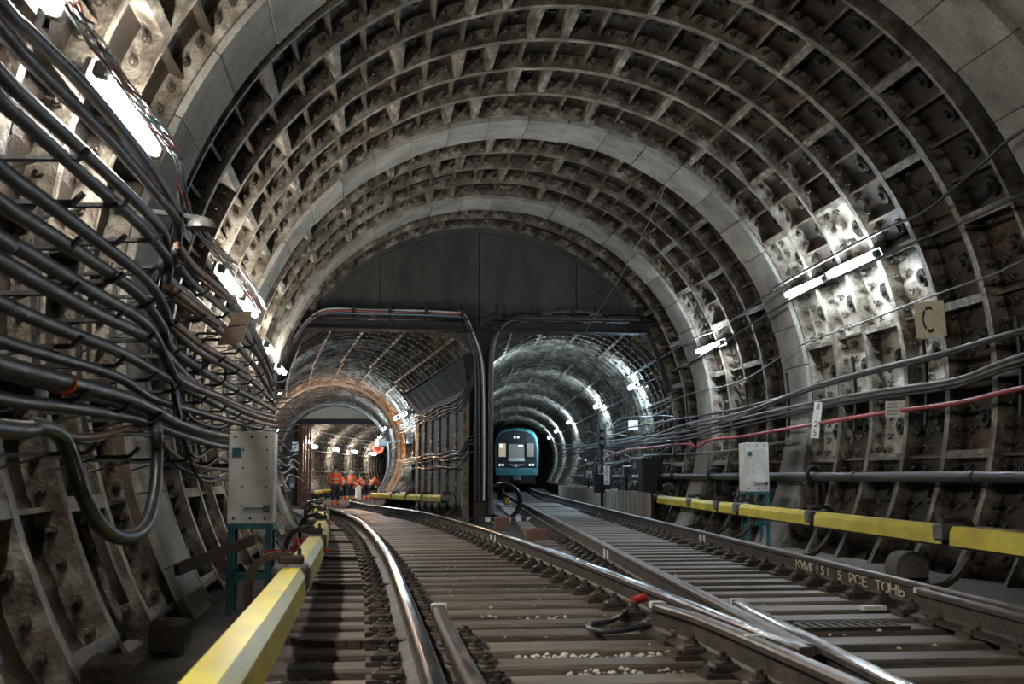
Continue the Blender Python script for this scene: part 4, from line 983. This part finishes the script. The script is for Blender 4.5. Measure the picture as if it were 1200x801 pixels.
mb = MB(); mb.box((0,-.2,.55), (.5,.4,.32), ch=.06); mb.tube([(0,-.38,.58),(0,-.5,.58)], .13, 12); mb.build('coupler', M['steel'], t)
mb = MB(); mb.box((0,.2,.45), (2.3,.5,.5), ch=.05); mb.box((0, 2, .35), (2.0,3,.4)); mb.build('underframe', M['blacksteel'], t)
for s in (-1, 1):
    mb = MB(); mb.tube([(s*.74,1.4,.42),(s*.87,1.4,.42)], .42, 20); mb.build('wheel', M['railside'], t)
    mb = MB(); mb.bar((s*1.25,-.06,1.2), (s*1.25,-.06,2.4), .03, .03); mb.build('handrail', M['steel'], t)

# ================================================================== WORKERS
def skin_obj(name, joints, edges, m, parent, root=0, sub=1):
    me = bpy.data.meshes.new(name); me.from_pydata([j[0] for j in joints], edges, []); me.materials.append(m)
    o = link(name, me, parent); o.modifiers.new('skin', 'SKIN'); me.skin_vertices[0].data  # radii
    for i, j in enumerate(joints):
        sv = me.skin_vertices[0].data[i]; r = j[1]; sv.radius = r if isinstance(r, tuple) else (r, r); sv.use_root = (i == root)
    o.modifiers['skin'].use_smooth_shade = True
    sm = o.modifiers.new('sub', 'SUBSURF'); sm.levels = sub; sm.render_levels = sub
    return o
def worker(loc, rz, H, label, stoop=0.0, stride=.12, arm=.1, hat=None, trousers='navy', boots='orange'):
    k = H / 1.75; t = thing('person', label, 'person', loc, rz)
    hip = Vector((0, 0, .92*k)); sp = lambda d, l: None
    td = Vector((0, math.sin(stoop), math.cos(stoop)))
    che = hip + td * .36*k; nck = hip + td * .54*k; hd = nck + (td * .6 + Vector((0,0,.4))).normalized() * .16*k
    J, E_ = [], []
    def add(p, r, par=None):
        J.append((tuple(p), r if isinstance(r, tuple) else r * k)); 
        if par is not None: E_.append((par, len(J)-1))
        return len(J)-1
    a = add(hip, .12); b = add(che, .14, a); c = add(nck - td*.05*k, .07, b); nb = add(nck + td*.03*k, .05, c); h1 = add(hd, .085, nb); add(hd + Vector((0,0,.09*k)), .075, h1)
    legs, arms = [], []
    for s in (-1, 1):
        kn = hip + Vector((s*.1*k, s*stride*.6*k + .05*stoop, -.44*k)); an = Vector((s*.11*k, s*stride*1.3*k, .08*k)); toe = an + Vector((0, .15*k, -.04*k))
        l0 = add(hip + Vector((s*.09*k,0,-.06*k)), .09, a); l1 = add(kn, .062, l0); l2 = add(an, .045, l1); add(toe, .04, l2); legs.append((hip + Vector((s*.09*k,0,-.05*k)), kn, an, toe))
        sh = nck - td*.07*k + Vector((s*.19*k,0,0)); el = sh + Vector((s*.05*k, arm*.6*k + stoop*.12, -.28*k)); wr = el + Vector((-s*.02*k, arm*1.5*k + stoop*.1, -.22*k)); ha = wr + Vector((0, .02*k, -.09*k))
        a0 = add(sh, .055, c); a1 = add(el, .042, a0); a2 = add(wr, .03, a1); a3 = add(ha, .028, a2)
        for f in range(4): add(ha + Vector((s*(.012*f - .018)*k, .02*k, -.07*k + abs(f-1.5)*.008*k)), .009, a3)
        add(ha + Vector((-s*.035*k, .03*k, -.03*k)), .010, a3)
        arms.append((sh, el, wr))
    skin_obj('body', J, E_, M['skin'], t)
    J2 = [(tuple(hip - td*.03*k), .155*k), (tuple(che), .175*k), (tuple(nck - td*.06*k), .10*k)]; E2 = [(0,1),(1,2)]
    for sh, el, wr in arms:
        i = len(J2); J2 += [(tuple(sh), .075*k), (tuple(el), .06*k), (tuple(wr), .05*k)]; E2 += [(2,i),(i,i+1),(i+1,i+2)]
    j = skin_obj('jacket', J2, E2, M['orange'], t)
    mb = MB()
    for f in (.12, .28): mb.ring(hip + td*f*k, td, .185*k, .022*k, 18, 6)
    mb.build('reflective_band', M['reflect'], t)
    J3 = [(tuple(hip), .15*k)]; E3 = []
    for p0, p1, p2, p3 in legs:
        i = len(J3); J3 += [(tuple(p0), .11*k), (tuple(p1), .085*k), (tuple(p1*.45+p2*.55), .07*k)]; E3 += [(0,i),(i,i+1),(i+1,i+2)]
    skin_obj('trousers', J3, E3, M[trousers], t)
    for p0, p1, p2, p3 in legs:
        skin_obj('boot', [(tuple(p1*.45+p2*.55), .08*k), (tuple(p2), .07*k), (tuple(p3), .05*k)], [(0,1),(1,2)], M[boots], t)
    mb = MB(); mb.tube([hd + Vector((0,-.015*k,.01*k)), hd + Vector((0,-.01*k,.06*k)), hd + Vector((0,0,.12*k)), hd + Vector((0,0,.17*k))], [.105*k,.112*k,.1*k,.04*k], 12)
    mb.build('cap' if hat else 'hair', M[hat] if hat else M['hair'], t)
    return t
def put(pxx, pyy, yy): 
    q = on_y(pxx, pyy, yy); return (q.x, yy, GR + zl(yy) + .0)
W1 = put(393, 588, 50)
worker(W1, 0, 1.66, 'worker in orange jacket and dark trousers walking away along the left track', stride=.1)
worker(put(404, 575, 66), .6, 1.5, 'leftmost of the distant workers in orange bending beyond the portal', stoop=.5, arm=.5)
worker(put(410, 575, 65), -.5, 1.62, 'distant worker in orange second from the left, head bowed', stoop=.3, arm=.4, hat='white')
worker(put(428, 574, 67), .9, 1.5, 'distant worker in orange second from the right, bending over', stoop=.7, arm=.5)
worker(put(435, 574, 68), -.8, 1.5, 'rightmost distant worker in orange, stooping', stoop=.6, arm=.5)
q = put(420, 574, 69); t = thing('tool_locker', 'pale box standing between the two pairs of distant workers', 'box', q); mb = MB(); mb.box((0,0,.55), (.34,.3,1.1), ch=.02); mb.build('body', M['cabinet'], t); mb = MB(); mb.box((0,-.16,.55), (.26,.02,.9)); mb.build('door', M['cabinet'], t)
